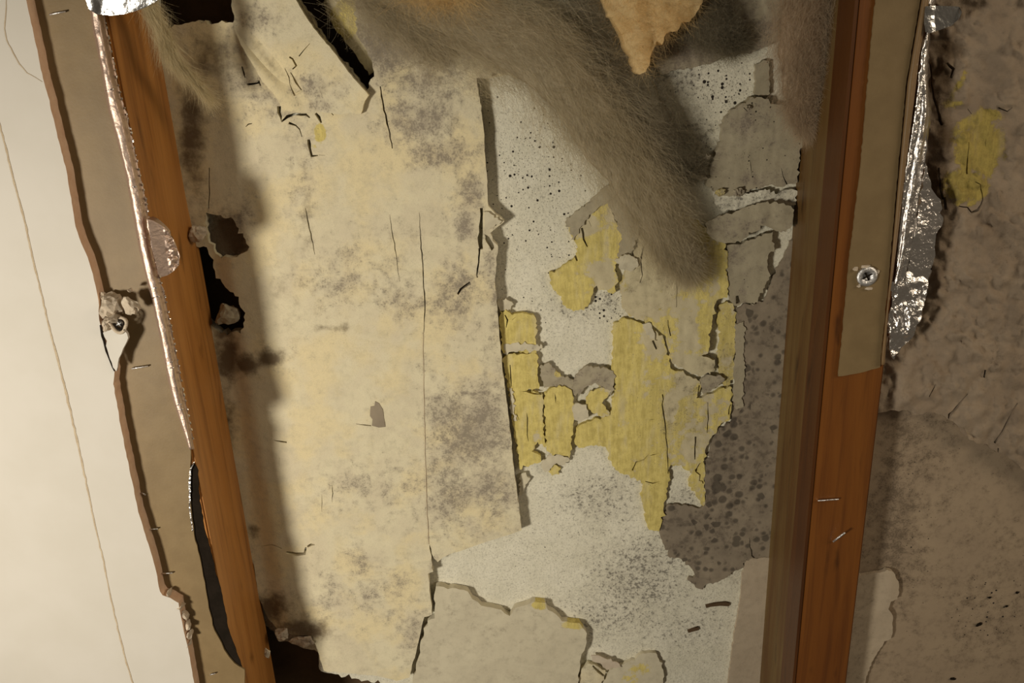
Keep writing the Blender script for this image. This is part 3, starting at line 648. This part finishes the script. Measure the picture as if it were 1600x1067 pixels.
piece('fibre_board', [(858, 426), (872, 420), (884, 414), (898, 404), (904, 388), (896, 374), (886, 352), (896, 342), (905, 330), (918, 326), (930, 312), (942, 306), (952, 316), (960, 345), (975, 372), (974, 400), (962, 414), (966, 436), (958, 458), (944, 452), (928, 450), (924, 468), (918, 478), (896, 487), (884, 482), (874, 462), (862, 450)], -.0050, .0045, M['yel'], 'ragged bright yellow fibre piece at the top, below the smoky wool', FB,
      ym(7, base=.70, R0=.06, skin=[(.75, 912, 350, 18, 18), (.6, 948, 430, 20, 22), (.4, 955, 340, 14, 30)]), yh(8, 1.5), [([(909, 356), (912, 374), (918, 386)], [3, 3.5, 1.5]), ([(920, 345), (924, 354)], 2), ([(898, 398), (902, 408)], [4, 3])], seed=204, group=FG)
piece('fibre_board', [(958, 506), (975, 496), (990, 500), (1004, 508), (1022, 516), (1036, 528), (1046, 556), (1048, 576), (1070, 584), (1094, 596), (1096, 604), (1088, 622), (1110, 616), (1130, 606), (1144, 606), (1142, 640), (1140, 656), (1122, 666), (1112, 680), (1104, 700), (1100, 720), (1086, 734), (1098, 756), (1090, 752), (1078, 735), (1060, 728), (1046, 732), (1044, 760), (1038, 790), (1034, 816), (1030, 830), (1014, 828), (1006, 806), (1004, 770), (1006, 756), (990, 746), (968, 740), (956, 728), (952, 710), (946, 698), (924, 696), (904, 700), (898, 690), (900, 670), (912, 662), (930, 652), (952, 648), (960, 620), (956, 580), (960, 548)],
      -.0045, .004, M['yel'], 'broad yellow fibre sheet in the middle, with a tail hanging over the white wall', FB, ym(9, base=.76, R0=.10, skin=[(.5, 1048, 632, 14, 36), (.6, 1020, 530, 20, 30), (.45, 1070, 600, 30, 24), (.4, 1110, 640, 30, 40), (.35, 1085, 680, 40, 60), (.3, 1010, 600, 12, 30)], extra=[(.35, 1060, 640, 60, 80)]), yh(10, 1.3),
      [([(1035, 616), (1036, 640), (1040, 668), (1043, 700), (1044, 740)], [1.5, 3, 1.4, 1.8, 1.5]), ([(1106, 628), (1107, 655), (1105, 676)], [1, 2, 1.6]), ([(1087, 682), (1086, 700), (1086, 718)], [3, 3, 2]), ([(1142, 632), (1139, 648)], [2, 3]), ([(988, 735), (994, 722), (1006, 718), (1014, 710)], [3, 3, 2, 1]), ([(1008, 752), (1020, 755), (1032, 752)], [1, 2, 1.4]), ([(1014, 656), (1024, 655)], 1.5), ([(1093, 602), (1090, 618)], [3, 2]), ([(962, 500), (970, 504)], 2), ([(1020, 532), (1026, 546)], [3, 2.4]), ([(1015, 712), (1030, 708)], 1.2)], seed=205, g=4, group=FG)
piece('fibre_board', [(982, 494), (974, 478), (968, 452), (978, 420), (990, 395), (1000, 380), (1004, 340), (1020, 330), (1060, 330), (1096, 350), (1130, 372), (1136, 396), (1138, 440), (1136, 466), (1120, 470), (1113, 496), (1110, 530), (1106, 552), (1096, 556), (1118, 562), (1118, 578), (1110, 586), (1092, 588), (1072, 578), (1052, 568), (1046, 548), (1042, 530), (1022, 512), (1002, 500)],
      -.0085, .0065, M['yel'], 'large greyish yellow fibre plate below the wool, paper still clinging to it', FB, ym(11, base=.62, R0=.12, skin=[(.55, 1040, 420, 36, 50), (.6, 1010, 440, 30, 60), (.7, 1000, 360, 30, 50), (.7, 1098, 570, 50, 14), (.4, 1075, 520, 14, 40)], extra=[(.45, 1045, 420, 26, 40), (.2, 1000, 450, 40, 60), (.4, 1100, 572, 30, 12)]), yh(12, 1.3),
      [([(1001, 400), (1004, 430), (1000, 442)], [1, 2, 1]), ([(1056, 425), (1058, 450), (1057, 480)], [1, 1.2, .8]), ([(1044, 500), (1048, 525)], [1, 2.4]), ([(1006, 385), (1002, 405)], [2, 3]), ([(1092, 325), (1098, 340), (1097, 352)], [2, 4, 2])], seed=206, g=4, group=FG)
piece('fibre_board', [(1122, 478), (1136, 470), (1146, 474), (1150, 500), (1148, 540), (1147, 590), (1140, 602), (1126, 596), (1122, 570), (1124, 530)], -.0035, .003, M['yel'], 'thin olive fibre strip right of the large greyish plate', FB, ym(13, base=.62, R0=.3, extra=[(.3, 1140, 570, 14, 40)]), yh(14), seed=207, group=FG)
piece('fibre_board', [(1086, 738), (1096, 718), (1102, 726), (1100, 790), (1090, 778), (1076, 752)], -.0030, .003, M['yel'], 'small yellow remnant under the right end of the broad yellow sheet', FB, ym(15, base=.6, R0=.2), yh(16), seed=208, group=FG)
piece('fibre_board', [(856, 736), (866, 726), (876, 732), (874, 742), (862, 744)], -.003, .003, M['yel'], 'yellow crumb of fibre lying lowest under the left blocks', FB, ym(17, base=.8), yh(18), seed=209, group=FG)
# clinging skins and flakes
SK = 'plaster flake'
def sm(seed, R0=.2, yel=(), A=.15, G0=0.0):
    return lambda u, v: np.stack([R0 + jn(u, v, 16, seed, .6), G0 + 0 * u, (blobs(u, v, yel) if yel else 0 * u), A + 0 * u], 1)
fl = [
 ([(782, 540), (800, 536), (826, 538), (846, 537), (848, 545), (838, 549), (818, 547), (802, 548), (788, 553), (783, 548)], -.0062, 'plate', 'pale crumbly ridge between the two upper yellow blocks', .1, ()),
 ([(795, 606), (800, 607), (804, 640), (808, 650), (802, 658), (797, 640)], -.0064, 'plate', 'whitish sliver on the left rim of the tall yellow block', .02, ()),
 ([(845, 570), (858, 566), (868, 578), (880, 588), (900, 596), (904, 612), (892, 618), (884, 604), (866, 602), (850, 606), (846, 590)], -.0045, 'skin', 'lilac-grey flake bridging the two left yellow blocks', .3, [(.9, 872, 584, 8, 8)]),
 ([(894, 636), (900, 630), (912, 632), (919, 642), (919, 652), (908, 660), (898, 656)], -.0080, 'plate', 'round pale green flake in the middle of the yellow fibre', .0, ()),
 ([(898, 588), (918, 570), (936, 572), (958, 580), (960, 598), (954, 618), (944, 606), (930, 598), (912, 606), (904, 620), (896, 612)], -.0060, 'skin', 'crumpled grey flake above the round pale green flake', .45, [(.6, 930, 606, 16, 10)]),
 ([(920, 612), (940, 606), (956, 610), (950, 622), (940, 630), (948, 636), (952, 648), (940, 652), (926, 646), (916, 630)], -.0062, 'yel', 'curled yellow flake with a dark rim beside the round pale green flake', .1, [(.9, 934, 630, 30, 30)]),
 ([(846, 726), (858, 712), (876, 712), (890, 718), (880, 728), (866, 726), (852, 738)], -.0048, 'plate', 'white flake under the split ends of the left yellow blocks', .05, ()),
 ([(812, 742), (822, 738), (826, 752), (818, 770), (812, 776)], -.0040, 'plate', 'small grey flake at the sheet edge below the yellow blocks', .2, ()),
 ([(884, 348), (898, 330), (914, 324), (930, 306), (948, 290), (962, 292), (984, 296), (996, 312), (1002, 340), (998, 372), (988, 392), (976, 412), (964, 400), (972, 374), (962, 344), (950, 318), (938, 322), (920, 340), (908, 352), (896, 376)], -.0066, 'skin', 'ragged grey flake arching over the bright yellow piece', .16, [(.35, 950, 330, 12, 20)]),
 ([(962, 408), (976, 398), (996, 404), (998, 414), (984, 424), (970, 420)], -.0105, 'plate', 'small pale knobbly flake below the ragged grey arch', .2, ()),
 ([(1003, 506), (1016, 504), (1022, 518), (1026, 534), (1014, 528)], -.0066, 'plate', 'pale triangular flake at the crack above the broad yellow sheet', .05, ()),
 ([(1094, 596), (1106, 586), (1126, 586), (1132, 596), (1118, 604), (1108, 612), (1098, 616)], -.0070, 'skin', 'crumbling grey flake at the lower right of the greyish plate', .5, ()),
 ([(756, 330), (764, 331), (784, 346), (770, 356), (760, 361), (756, 352)], -.0145, 'plate', 'pale pointed flake at the right edge of the big sheet', .05, ()),
 ([(778, 470), (790, 466), (800, 472), (798, 484), (786, 486), (779, 482)], -.0050, 'plate', 'whitish flake just above the topmost yellow block', .1, ()),
]
for i, (poly, Y, mat, lab, r0, yl) in enumerate(fl):
    o = sheet('plaster_flake', poly, Y, .002 if mat != 'skin' else .003, M[mat], g=3, seed=230 + i, amp=1.4, step=3, mask=sm(60 + i, r0, yl),
              h=(lambda s: lambda u, v: 1.8 * (fbm(u, v, 12, s) - .5))(80 + i))
    tag(o, lab, SK, 'plaster flakes')
FLAKE = bpy.data.objects

# ------------------------------------------------------------------ right part of the middle bay
def gm(seed, R0=.45, A=.55, blo=()):
    return lambda u, v: np.stack([R0 + jn(u, v, 22, seed, .7) + (blobs(u, v, blo) if blo else 0), 0 * u, 0 * u, A + jn(u, v, 45, seed + 1, .9)], 1)
PP = 'plaster plate'
piece('mould_board', [(1152, 486), (1164, 474), (1194, 472), (1210, 430), (1250, 350), (1290, 330), (1270, 600), (1240, 872), (1166, 874), (1160, 888), (1146, 894), (1132, 904), (1110, 912), (1094, 920), (1080, 912), (1074, 906), (1086, 900), (1078, 886), (1062, 872), (1046, 872), (1038, 856), (1031, 834), (1036, 800), (1044, 788), (1076, 792), (1102, 790), (1100, 732), (1112, 690), (1124, 668), (1142, 658), (1150, 610), (1151, 540)],
      -.0030, .0028, M['grey'], 'dark grey-brown mould-spotted board along the right stud', 'wall board', gm(71, .42, .72, [(.25, 1160, 700, 60, 90), (.2, 1090, 820, 60, 30)]), yh(20, .7), [([(1171, 840), (1175, 868), (1180, 873), (1190, 872)], [.6, 1, 3, 2])], seed=301, g=5)
piece('paper_strip', [(1148, 505), (1162, 502), (1164, 560), (1162, 636), (1150, 640), (1144, 612), (1149, 560)], -.0042, .0012, M['skin'], 'upright grey-tan paper strip between the olive strip and the spotted board', 'paper strip', gm(73, .15, .1), None, seed=302)
piece('pale_strip', [(1166, 876), (1176, 872), (1198, 871), (1220, 872), (1200, 1140), (1128, 1140), (1146, 1000), (1158, 930), (1160, 895)], -.0036, .0030, M['tan'], 'clean pale strip at the foot of the right stud', 'paper strip', gm(75, .02, .05), yh(21, .4), seed=303, amp=.8)
piece('plaster_plate', [(1104, 290), (1110, 262), (1118, 240), (1128, 214), (1132, 190), (1142, 172), (1158, 164), (1172, 152), (1190, 152), (1212, 162), (1250, 176), (1270, 180), (1260, 226), (1251, 232), (1248, 262), (1246, 286), (1222, 292), (1206, 288), (1180, 296), (1150, 306), (1126, 304)],
      -.0090, .0080, M['skin'], 'large grey speckled plate below the pinkish wool tuft by the right stud', PP, gm(77, .30, .42, [(.3, 1160, 180, 50, 25), (.2, 1190, 280, 50, 14)]), yh(22, 1.0), [([(1221, 262), (1224, 276), (1230, 288)], [.8, 1.2, 3]), ([(1172, 250), (1174, 275)], 1.2), ([(1162, 168), (1168, 174)], 5)], seed=304)
piece('plaster_plate', [(1118, 298), (1140, 296), (1170, 302), (1196, 294), (1214, 304), (1232, 296), (1245, 298), (1244, 320), (1222, 322), (1196, 318), (1180, 326), (1150, 328), (1128, 330), (1116, 318)], -.0066, .0055, M['gyp'], 'white crumbly plaster band between the grey plate and the curled flap', PP, gm(79, .35, .35, [(.4, 1150, 312, 30, 10), (.35, 1205, 300, 20, 8)]), yh(24, 1.8), [([(1220, 296), (1232, 290), (1243, 294)], [4, 5, 2])], seed=305)
fp = piece('paper_flap', [(1106, 346), (1124, 336), (1150, 330), (1176, 320), (1196, 316), (1220, 318), (1236, 322), (1240, 336), (1236, 352), (1228, 362), (1210, 360), (1196, 352), (1178, 362), (1160, 374), (1144, 378), (1130, 380), (1114, 374), (1104, 362)], -.0135, .0016, M['skin'], 'curled grey paper flap pointing at the right stud', 'paper flap', gm(81, .32, .25, [(.3, 1125, 358, 16, 16)]), lambda u, v: 5.0 * ss(v + .25 * (u - 1100), 340, 400) + 2.5 * (fbm(u, v, 18, 91) - .5), seed=306, g=3.5)
piece('paper_strip', [(1136, 384), (1160, 380), (1196, 366), (1208, 362), (1209, 392), (1200, 400), (1200, 424), (1203, 430), (1196, 450), (1188, 458), (1184, 474), (1166, 472), (1152, 478), (1142, 470), (1136, 440)], -.0074, .0045, M['skin'], 'grey hanging sheet under the curled flap with a cracked right edge', 'wall sheet', gm(83, .22, .12, [(.3, 1148, 400, 12, 20), (.5, 1160, 455, 8, 8), (.5, 1156, 470, 10, 8)]), yh(26, .8), [([(1152, 462), (1154, 474)], [6, 7]), ([(1160, 476), (1176, 474), (1186, 480)], [1, 1.8, 1])], seed=307)
piece('plaster_plate', [(1180, 100), (1192, 94), (1202, 96), (1203, 146), (1190, 150), (1181, 148)], -.0050, .004, M['skin'], 'small upright grey chip beside the pinkish wool tuft', PP, gm(85, .15, .2), None, seed=308)
piece('plaster_plate', [(1030, 118), (1048, 110), (1066, 108), (1094, 102), (1116, 98), (1130, 88), (1152, 86), (1176, 80), (1196, 74), (1206, 66), (1220, 60), (1230, -40), (1010, -40), (1014, 80)], -.0075, .006, M['skin'], 'dusty grey plate with a broken lower edge above the white speckled patch', PP, gm(87, .55, .1, [(.4, 1060, 60, 60, 50)]), yh(28, 2.0), seed=309)
for i, (u, v, a, b, lab) in enumerate([(1170, 168, 6, 5, 'dark crumb at the top of the large grey speckled plate'), (1106, 246, 7, 6, 'grey crumb at the lower tip of the white speckled patch'), (1082, 254, 10, 7, 'dusty crumb at the left of the white speckled patch'), (1064, 262, 8, 6, 'crumb among the wool end and the speckled patch'), (1092, 276, 12, 8, 'larger dusty lump under the white speckled patch'),
                                        (1126, 300, 8, 6, 'yellowish crumb left of the white plaster band'), (1154, 300, 10, 7, 'crumb on the white plaster band'), (1048, 286, 9, 5, 'thin crumb beside the end of the smoky wool'), (1222, 350, 9, 8, 'ragged crumb at the tip of the curled flap')]):
    o = lump('plaster_crumb', u, v, -.010, a, b, .005, M['skin'], 620 + i, None, .6, 3, mask=(.5, 0, .6 if i == 5 else 0, .2)); tag(o, lab, 'plaster piece', 'crumbs in the upper right')

# ------------------------------------------------------------------ bottom plates
bm_ = lambda u, v: np.stack([.14 + jn(u, v, 26, 93, .5), .5 * blobs(u, v, [(.7, 787, 957, 14, 7), (.7, 808, 954, 8, 8)]), blobs(u, v, [(1.1, 842, 946, 12, 8), (1.1, 900, 976, 22, 8)]), .08 + 0 * u], 1)
bp = sheet('plaster_plate', [(681, 916), (706, 918), (731, 924), (738, 936), (752, 946), (775, 951), (796, 962), (812, 948), (832, 940), (852, 942), (856, 954), (868, 960), (878, 972), (898, 972), (910, 980), (918, 990), (914, 1010), (909, 1022), (908, 1040), (903, 1056), (905, 1140), (650, 1140), (645, 1062), (656, 1014), (668, 970), (680, 966), (679, 930)], -.0085, .0078, M['plate'], h=lambda u, v: 1.5 * (fbm(u, v, 50, 95) - .5) + .5 * (fbm(u, v, 12, 96, 2) - .5), mask=bm_, g=5, seed=321, amp=1.4)
tag(bp, 'large pale grey plate at the bottom, its broken rim edged with yellow', PP)
piece('plaster_plate', [(908, 1044), (918, 1036), (932, 1040), (946, 1052), (940, 1068), (936, 1140), (900, 1140), (904, 1060)], -.0055, .005, M['sheet'], 'brownish broken bit at the right rim of the large bottom plate', PP, sm(97, .3, (), .3), yh(30, 1.2), [([(926, 1040), (936, 1050), (944, 1056)], [2, 4, 3])], seed=322)
piece('plaster_plate', [(952, 1046), (966, 1040), (984, 1034), (1004, 1022), (1024, 1020), (1030, 1034), (1036, 1050), (1040, 1140), (940, 1140), (944, 1064)], -.0045, .004, M['plate'], 'pale yellow-tinged plate at the bottom edge near the middle', PP, sm(99, .08, [(.62, 1000, 1046, 30, 14), (.5, 985, 1062, 30, 16)], .05), yh(32, .8), seed=323)
piece('paper_strip', [(934, 1036), (948, 1046), (958, 1042), (970, 1044), (968, 1038), (950, 1030), (938, 1026), (924, 1024), (926, 1032)], -.0068, .0012, M['chip'], 'white curled edge above the pale yellow-tinged plate', 'plaster piece', sm(101, .0), None, seed=324)
for i, (pts, w, lab) in enumerate([([(1103, 948), (1118, 945), (1134, 944), (1140, 945)], [4, 4, 6, 4], 'upper dark splinter on the white wall near the pale strip'), ([(1075, 987), (1084, 984), (1092, 982)], [4, 4.5, 4], 'lower, shorter dark splinter on the white wall')]):
    o = sheet('splinter', crack(pts, w, 5 + i, .5), -.0022, .0022, M['dark'], g=30, rag=False); tag(o, lab, 'splinter')

# ------------------------------------------------------------------ right bay: crumbled coat over the panel
YC = YR - .0085
def coat_h(u, v):
    r = fbm(u, v, 70, 111) - .5; q = np.abs(fbm(u + .5 * v, v - .3 * u, 40, 113) - .5)
    f = 7 * r + 20 * q * ss(v + .35 * (u - 1400), 330, 520) + 4.5 * (fbm(u, v, 15, 115, 3) - .5) + 6 * np.maximum(0, fbm(u, v, 26, 118, 3) - .56) * 4
    f += 4.0 * blob(u, v, 1530, 640, 40, 40) + 3 * blob(u, v, 1580, 670, 30, 50) - 6 * ss(u - (1590 - .6 * (v - 600)), -6, 6) * blob(u, v, 1560, 630, 18, 60, 20)
    f += -4 * ss(u, 1475, 1445) * ss(v, 640, 380) - 3 * blobs(u, v, [(1, 1490, 110, 40, 60, 30), (1, 1450, 330, 30, 60)]) + 3 * blob(u, v, 1560, 90, 50, 60)
    return f
def coat_m(u, v):
    B = blobs(u, v, [(1.05, 1530, 230, 46, 58), (.95, 1510, 290, 44, 34), (.75, 1545, 180, 26, 16), (.6, 1500, 130, 14, 36, 30), (.55, 1490, 165, 28, 14)])
    R = .08 + jn(u, v, 24, 117, .4) + blobs(u, v, [(.45, 1470, 140, 20, 40), (.3, 1580, 400, 30, 80), (.3, 1560, 560, 40, 40)])
    G = blobs(u, v, [(.85, 1470, 120, 22, 40), (.8, 1480, 75, 30, 30), (.7, 1475, 220, 24, 50), (.75, 1460, 290, 26, 70), (.5, 1475, 350, 30, 30), (.5, 1470, 20, 40, 20)]) * (1 - .7 * (B > .5))
    return np.stack([R, G + jn(u, v, 18, 119, .3) * (G > .1), B, .15 + 0 * u], 1)
CT = [(1422, -260), (1950, -260), (1950, 860), (1700, 790), (1640, 760), (1600, 736), (1586, 722), (1572, 712), (1556, 706), (1546, 700), (1530, 694), (1520, 690), (1508, 676), (1494, 664), (1484, 656), (1470, 646), (1452, 643), (1436, 648), (1424, 650), (1412, 640), (1404, 644), (1392, 640), (1378, 645), (1340, 644)]
ctc = [([(1467, 262), (1469, 290), (1474, 312)], [2, 3, 5]), ([(1514, 222), (1512, 250), (1511, 272)], [1, 2, 3]), ([(1541, 216), (1540, 230)], 1.4), ([(1498, 322), (1512, 324), (1518, 332), (1528, 328), (1536, 312), (1532, 288), (1524, 284)], [1, 2, 4, 3, 1.6, 2, 1]), ([(1476, 308), (1478, 328)], [4, 5]), ([(1560, 168), (1574, 174), (1582, 168)], [2, 2, 1]), ([(1512, 170), (1518, 178)], 4),
       ([(1470, 648), (1482, 658), (1484, 648), (1500, 630), (1512, 616)], [2, 5, 4, 3, 1]), ([(1590, 630), (1578, 652), (1566, 676), (1554, 692)], [2, 3, 4, 3]), ([(1560, 700), (1558, 716)], [3, 1]), ([(1540, 578), (1538, 590)], [4, 3]), ([(1480, 98), (1490, 108), (1486, 122)], [3, 7, 4]), ([(1454, 100), (1456, 125), (1462, 160), (1472, 196)], [2, 3, 5, 5]), ([(1462, 365), (1456, 385), (1455, 420)], [5, 4, 2]), ([(1452, 620), (1462, 600)], [2, 1])]
coat = sheet('plaster_coat', CT, YC, .0082, M['coat'], h=coat_h, mask=coat_m, holes=[crack(p, w, 340 + i, 1.0) for i, (p, w) in enumerate(ctc)], g=4, seed=331, amp=2.2, step=5)
tag(coat, 'lumpy brown plaster coat right of the right stud, yellow patch near its top', 'plaster coat')
bp_ = piece('paper_scrap', [(1330, 902), (1352, 898), (1378, 894), (1386, 890), (1396, 894), (1404, 908), (1405, 925), (1402, 936), (1392, 940), (1388, 952), (1395, 962), (1395, 980), (1392, 998), (1382, 1002), (1374, 1016), (1364, 1032), (1356, 1050), (1350, 1075), (1340, 1140), (1290, 1140), (1310, 1000)], YR - .0045, .0035, M['tan'], 'torn off-white paper scrap at the foot of the right stud, right bay', 'paper scrap', lambda u, v: np.stack([.05 + .25 * ss(u + .12 * (v - 900), 1385, 1365), 0 * u, 0 * u, 0 * u], 1), lambda u, v: 2.0 * blob(u, v, 1392, 920, 14, 40) + .8 * (fbm(u, v, 26, 4) - .5), seed=332, amp=1)  # mask darkens the left band, painting the stud's shadow on the scrap
for i, (u, v, a, b, lab) in enumerate([(1489, 1060, 5, 3, 'black speck at the bottom of the right panel'), (1531, 976, 6, 4, 'dark fleck cluster low on the right panel'), (1573, 947, 3.5, 2.5, 'small dark fleck, second from the edge of the right panel'), (1590, 926, 3, 2.5, 'dark fleck nearest the right edge on the right panel'), (1546, 934, 4, 1.6, 'thin dark fleck above the fleck cluster')]):
    o = lump('mould_fleck', u, v, YR - .0006, a, b, .0012, M['felt'], 640 + i, None, .8, 2); tag(o, lab, 'mould fleck', 'flecks on the right panel')

# ------------------------------------------------------------------ torn insulation wool
def strands(name, A, D, L, mat, parent, r=.00007, k=8, curl=.35, seed=0, droop=0.0, ymax=-.0135):
    "n fine fibres: roots A (n,3), directions D (n,3), lengths L (n,)"
    rs = np.random.RandomState(seed); n = len(A)
    pts = np.zeros((n, k, 3)); d = D / np.linalg.norm(D, axis=1)[:, None]; p = A.copy()
    ax = rs.normal(size=(n, 3)) * curl
    for i in range(k):
        pts[:, i] = p
        p = p + d * (L / (k - 1))[:, None]
        ax = ax * .75 + rs.normal(size=(n, 3)) * curl * .5
        d = d + ax * .35 + np.array([0, 0, -droop]); d /= np.linalg.norm(d, axis=1)[:, None]
    pts[..., 1] = np.minimum(pts[..., 1], ymax)
    t = np.gradient(pts, axis=1); t /= np.linalg.norm(t, axis=2)[:, :, None] + 1e-9
    ref = rs.normal(size=(n, 1, 3)); e1 = np.cross(t, ref); e1 /= np.linalg.norm(e1, axis=2)[:, :, None] + 1e-9; e2 = np.cross(t, e1)
    w = r * (1 - .6 * np.linspace(0, 1, k) ** 2)[None, :, None] * rs.uniform(.6, 1.3, (n, 1, 1))
    ring = np.stack([pts + (e1 * math.cos(q) + e2 * math.sin(q)) * w for q in (0, 2.1, 4.2)], 2)   # n,k,3,3
    V = ring.reshape(-1, 3)
    base = (np.arange(n) * k * 3)[:, None, None] + (np.arange(k - 1) * 3)[None, :, None]
    j = np.arange(3)[None, None, :]; j2 = (j + 1) % 3
    Fq = np.stack([base + j, base + j2, base + j2 + 3, base + j + 3], -1).reshape(-1, 4)
    return mesh_obj(name, V, Fq, FIB[mat.name], parent)
def wool(name, spine, mat, label, nf, seed=0, core=.62, flat=.35, flen=(.02, .06), curl=.35, spread=1.0, dirmix=.55, lead=1.0, group=None, parent=None, ymax=-.0135):
    "a hank of wool along a spine of (u, v, radius px, Y): lumpy core and a coat of fine fibres; with a parent it is a part of that thing"
    S = np.array(spine, float); rs = np.random.RandomState(seed)
    tt = np.linspace(0, 1, len(S)); q = np.linspace(0, 1, 40)
    C = np.stack([np.interp(q, tt, S[:, i]) for i in range(4)], 1)
    for _ in range(4): C[1:-1] = (C[:-2] + 2 * C[1:-1] + C[2:]) / 4
    e = parent
    if e is None: e = empty(name, P(C[20, 0], C[20, 1], C[20, 3])); tag(e, label, 'insulation wool', group)
    ctr = PN(C[:, 0], C[:, 1], C[:, 3]); px = np.linalg.norm(PN(C[:, 0] + 1, C[:, 1], C[:, 3]) - ctr, axis=1)
    tan = np.gradient(ctr, axis=0); tan /= np.linalg.norm(tan, axis=1)[:, None]
    side = np.cross(tan, np.array([0, 1.0, 0])); side /= np.linalg.norm(side, axis=1)[:, None]
    rad = C[:, 2] * px
    if core > 0:
        rows = []
        for i in range(40):
            row = []
            for a in np.linspace(0, 2 * math.pi, 28, endpoint=False):
                n = .65 + .7 * float(fbm(np.array([i * 3.0 + seed * 50]), np.array([a * 9 + (1 if a < 3 else 0)]), 9, seed, 4)[0])
                row.append(ctr[i] + (side[i] * math.cos(a) + np.array([0, -1.0, 0]) * math.sin(a) * flat) * rad[i] * core * n * (1 if 0 < i < 39 else .3))
            rows.append(row)
        co = loft('wool_core' if parent is None else name, rows, mat, e, 0, True)
        if parent is not None: co['label'] = label
    i = rs.randint(0, 39, nf); f = rs.uniform(0, 1, nf)
    c = ctr[i] * (1 - f)[:, None] + ctr[i + 1] * f[:, None]
    a = rs.uniform(0, 2 * math.pi, nf); rr = np.minimum(1.5, np.abs(rs.normal(0, .62, nf)) + .05) * spread
    r_ = rad[i] * rr
    # strands gather into tufts
    tuft = np.interp(i + f, np.arange(40), rs.normal(0, .12, 40))
    off = side[i] * (np.cos(a) * r_ + tuft * rad[i])[:, None] + np.array([0, -1.0, 0]) * (np.sin(a) * r_ * flat)[:, None]
    D = tan[i] * lead + rs.normal(size=(nf, 3)) * dirmix + side[i] * (np.cos(a) * rr * .35)[:, None]
    L = rs.uniform(*flen, nf)
    A = c + off - D / np.linalg.norm(D, axis=1)[:, None] * (L * .5)[:, None]
    A[:, 1] = np.minimum(A[:, 1], -.002)
    o = strands('fibres', A, D, L, mat, e, seed=seed + 1, curl=curl, ymax=ymax); o['kind'] = 'stuff'
    if parent is not None and core > 0: o.parent = co; o.location = o.location - co.location
    return e
B = empty('insulation_batt', P(900, 60, -.03)); tag(B, 'torn insulation batt at the top: grey swoosh, amber point and shade-coloured wool', 'insulation batt')
wool('grey_hank', [(540, -60, 50, -.034), (640, -10, 62, -.036), (740, 30, 68, -.036), (820, 75, 70, -.036), (885, 135, 64, -.034), (935, 205, 58, -.031), (980, 270, 52, -.029), (1022, 335, 48, -.027), (1056, 388, 36, -.025), (1080, 432, 14, -.022)],
     M['wool'], 'grey swoosh of wool hanging diagonally', 42000, seed=11, curl=.2, dirmix=.42, flen=(.015, .05), core=.56, parent=B)
wool('shaded_wool', [(900, -50, 50, -.017), (945, 40, 46, -.016), (985, 120, 44, -.015), (1020, 190, 44, -.014), (1060, 250, 34, -.013), (1090, 275, 16, -.012)], M['woold'], 'wool behind the swoosh, coloured dark for shade', 14000, seed=12, curl=.3, dirmix=1.0, flen=(.012, .03), parent=B, ymax=-.004)
wool('shaded_wool', [(1050, -40, 56, -.016), (1095, 20, 52, -.016), (1124, 56, 34, -.015), (1160, 68, 14, -.014)], M['woold'], 'wool between the amber point and the pinkish tuft, coloured dark for shade', 12000, seed=16, curl=.3, dirmix=1.1, flen=(.012, .03), parent=B, ymax=-.008)
wool('dusty_veil', [(560, -50, 60, -.024), (610, 0, 60, -.024), (640, 50, 50, -.022), (700, 80, 34, -.020)], M['wool'], None, 7000, seed=15, curl=.3, dirmix=.9, core=0, flen=(.012, .035), parent=B)
wool('amber_edge', [(625, -40, 30, -.056), (680, -22, 28, -.056), (740, -26, 30, -.056)], M['woolo'], 'orange wool along the top', 2500, seed=18, curl=.4, dirmix=.7, parent=B)
wool('insulation_wool', [(1254, -70, 40, -.052), (1252, 0, 39, -.051), (1250, 60, 37, -.048), (1250, 120, 32, -.044), (1252, 165, 26, -.036), (1264, 205, 12, -.032)], M['woolp'], 'pinkish tan wool tuft hanging beside the right stud', 20000, seed=13, curl=.22, dirmix=.5, flen=(.014, .038), core=.8, ymax=-.030)
wool('insulation_wool', [(222, -10, 7, -.084), (236, 14, 9, -.082), (250, 44, 12, -.078), (262, 75, 14, -.078), (276, 102, 12, -.066), (300, 125, 7, -.056), (322, 152, 4, -.050)], M['woolc'], 'small cream wool wisp by the left stud near the top foil', 4000, seed=14, curl=.15, dirmix=.22, flen=(.012, .04), core=.7)
# amber batt: puffy torn lobes
def batt_h(u, v):
    d = np.minimum(1, np.minimum(ss(u, 925, 985), 1) * 1.0)
    return 16 * (1 - ss(np.abs(u - 1015), 10, 95)) ** .8 + 14 * (fbm(u, v, 34, 141) - .5) + 6 * (fbm(u, v, 11, 142, 3) - .5) - 5 * blob(u, v, 1020, 60, 8, 60, -8)
b1 = sheet('amber_lobe', [(905, -90), (930, -20), (948, 14), (962, 36), (972, 56), (984, 84), (990, 102), (999, 116), (1008, 112), (1016, 96), (1022, 74), (1026, 64), (1034, 70), (1038, 58), (1046, 50), (1058, 48), (1066, 34), (1078, 34), (1088, 18), (1108, -20), (1130, -90)], -.030, .022, M['woolo'], h=batt_h, g=5, seed=341, amp=1.2, step=5, parent=B); b1['label'] = 'amber lobe hanging in a point'
rs = np.random.RandomState(9); n = 3500
u = rs.uniform(920, 1110, n); v = rs.uniform(-40, 118, n)
k = inside(u, v, [(915, -60), (964, 36), (990, 100), (1002, 118), (1014, 108), (1026, 62), (1064, 44), (1086, 24), (1112, -40)]); u, v = u[k], v[k]
D = rs.normal(size=(len(u), 3)) * .6 + np.array([.1, -.25, -.6])
o = strands('fibres', PN(u, v, -.030 - batt_h(u, v) * .001 + .001), D, rs.uniform(.008, .022, len(u)), M['woolo'], B, seed=7, curl=.5, k=6); o['kind'] = 'stuff'; o.parent = b1; o.location = o.location - b1.location
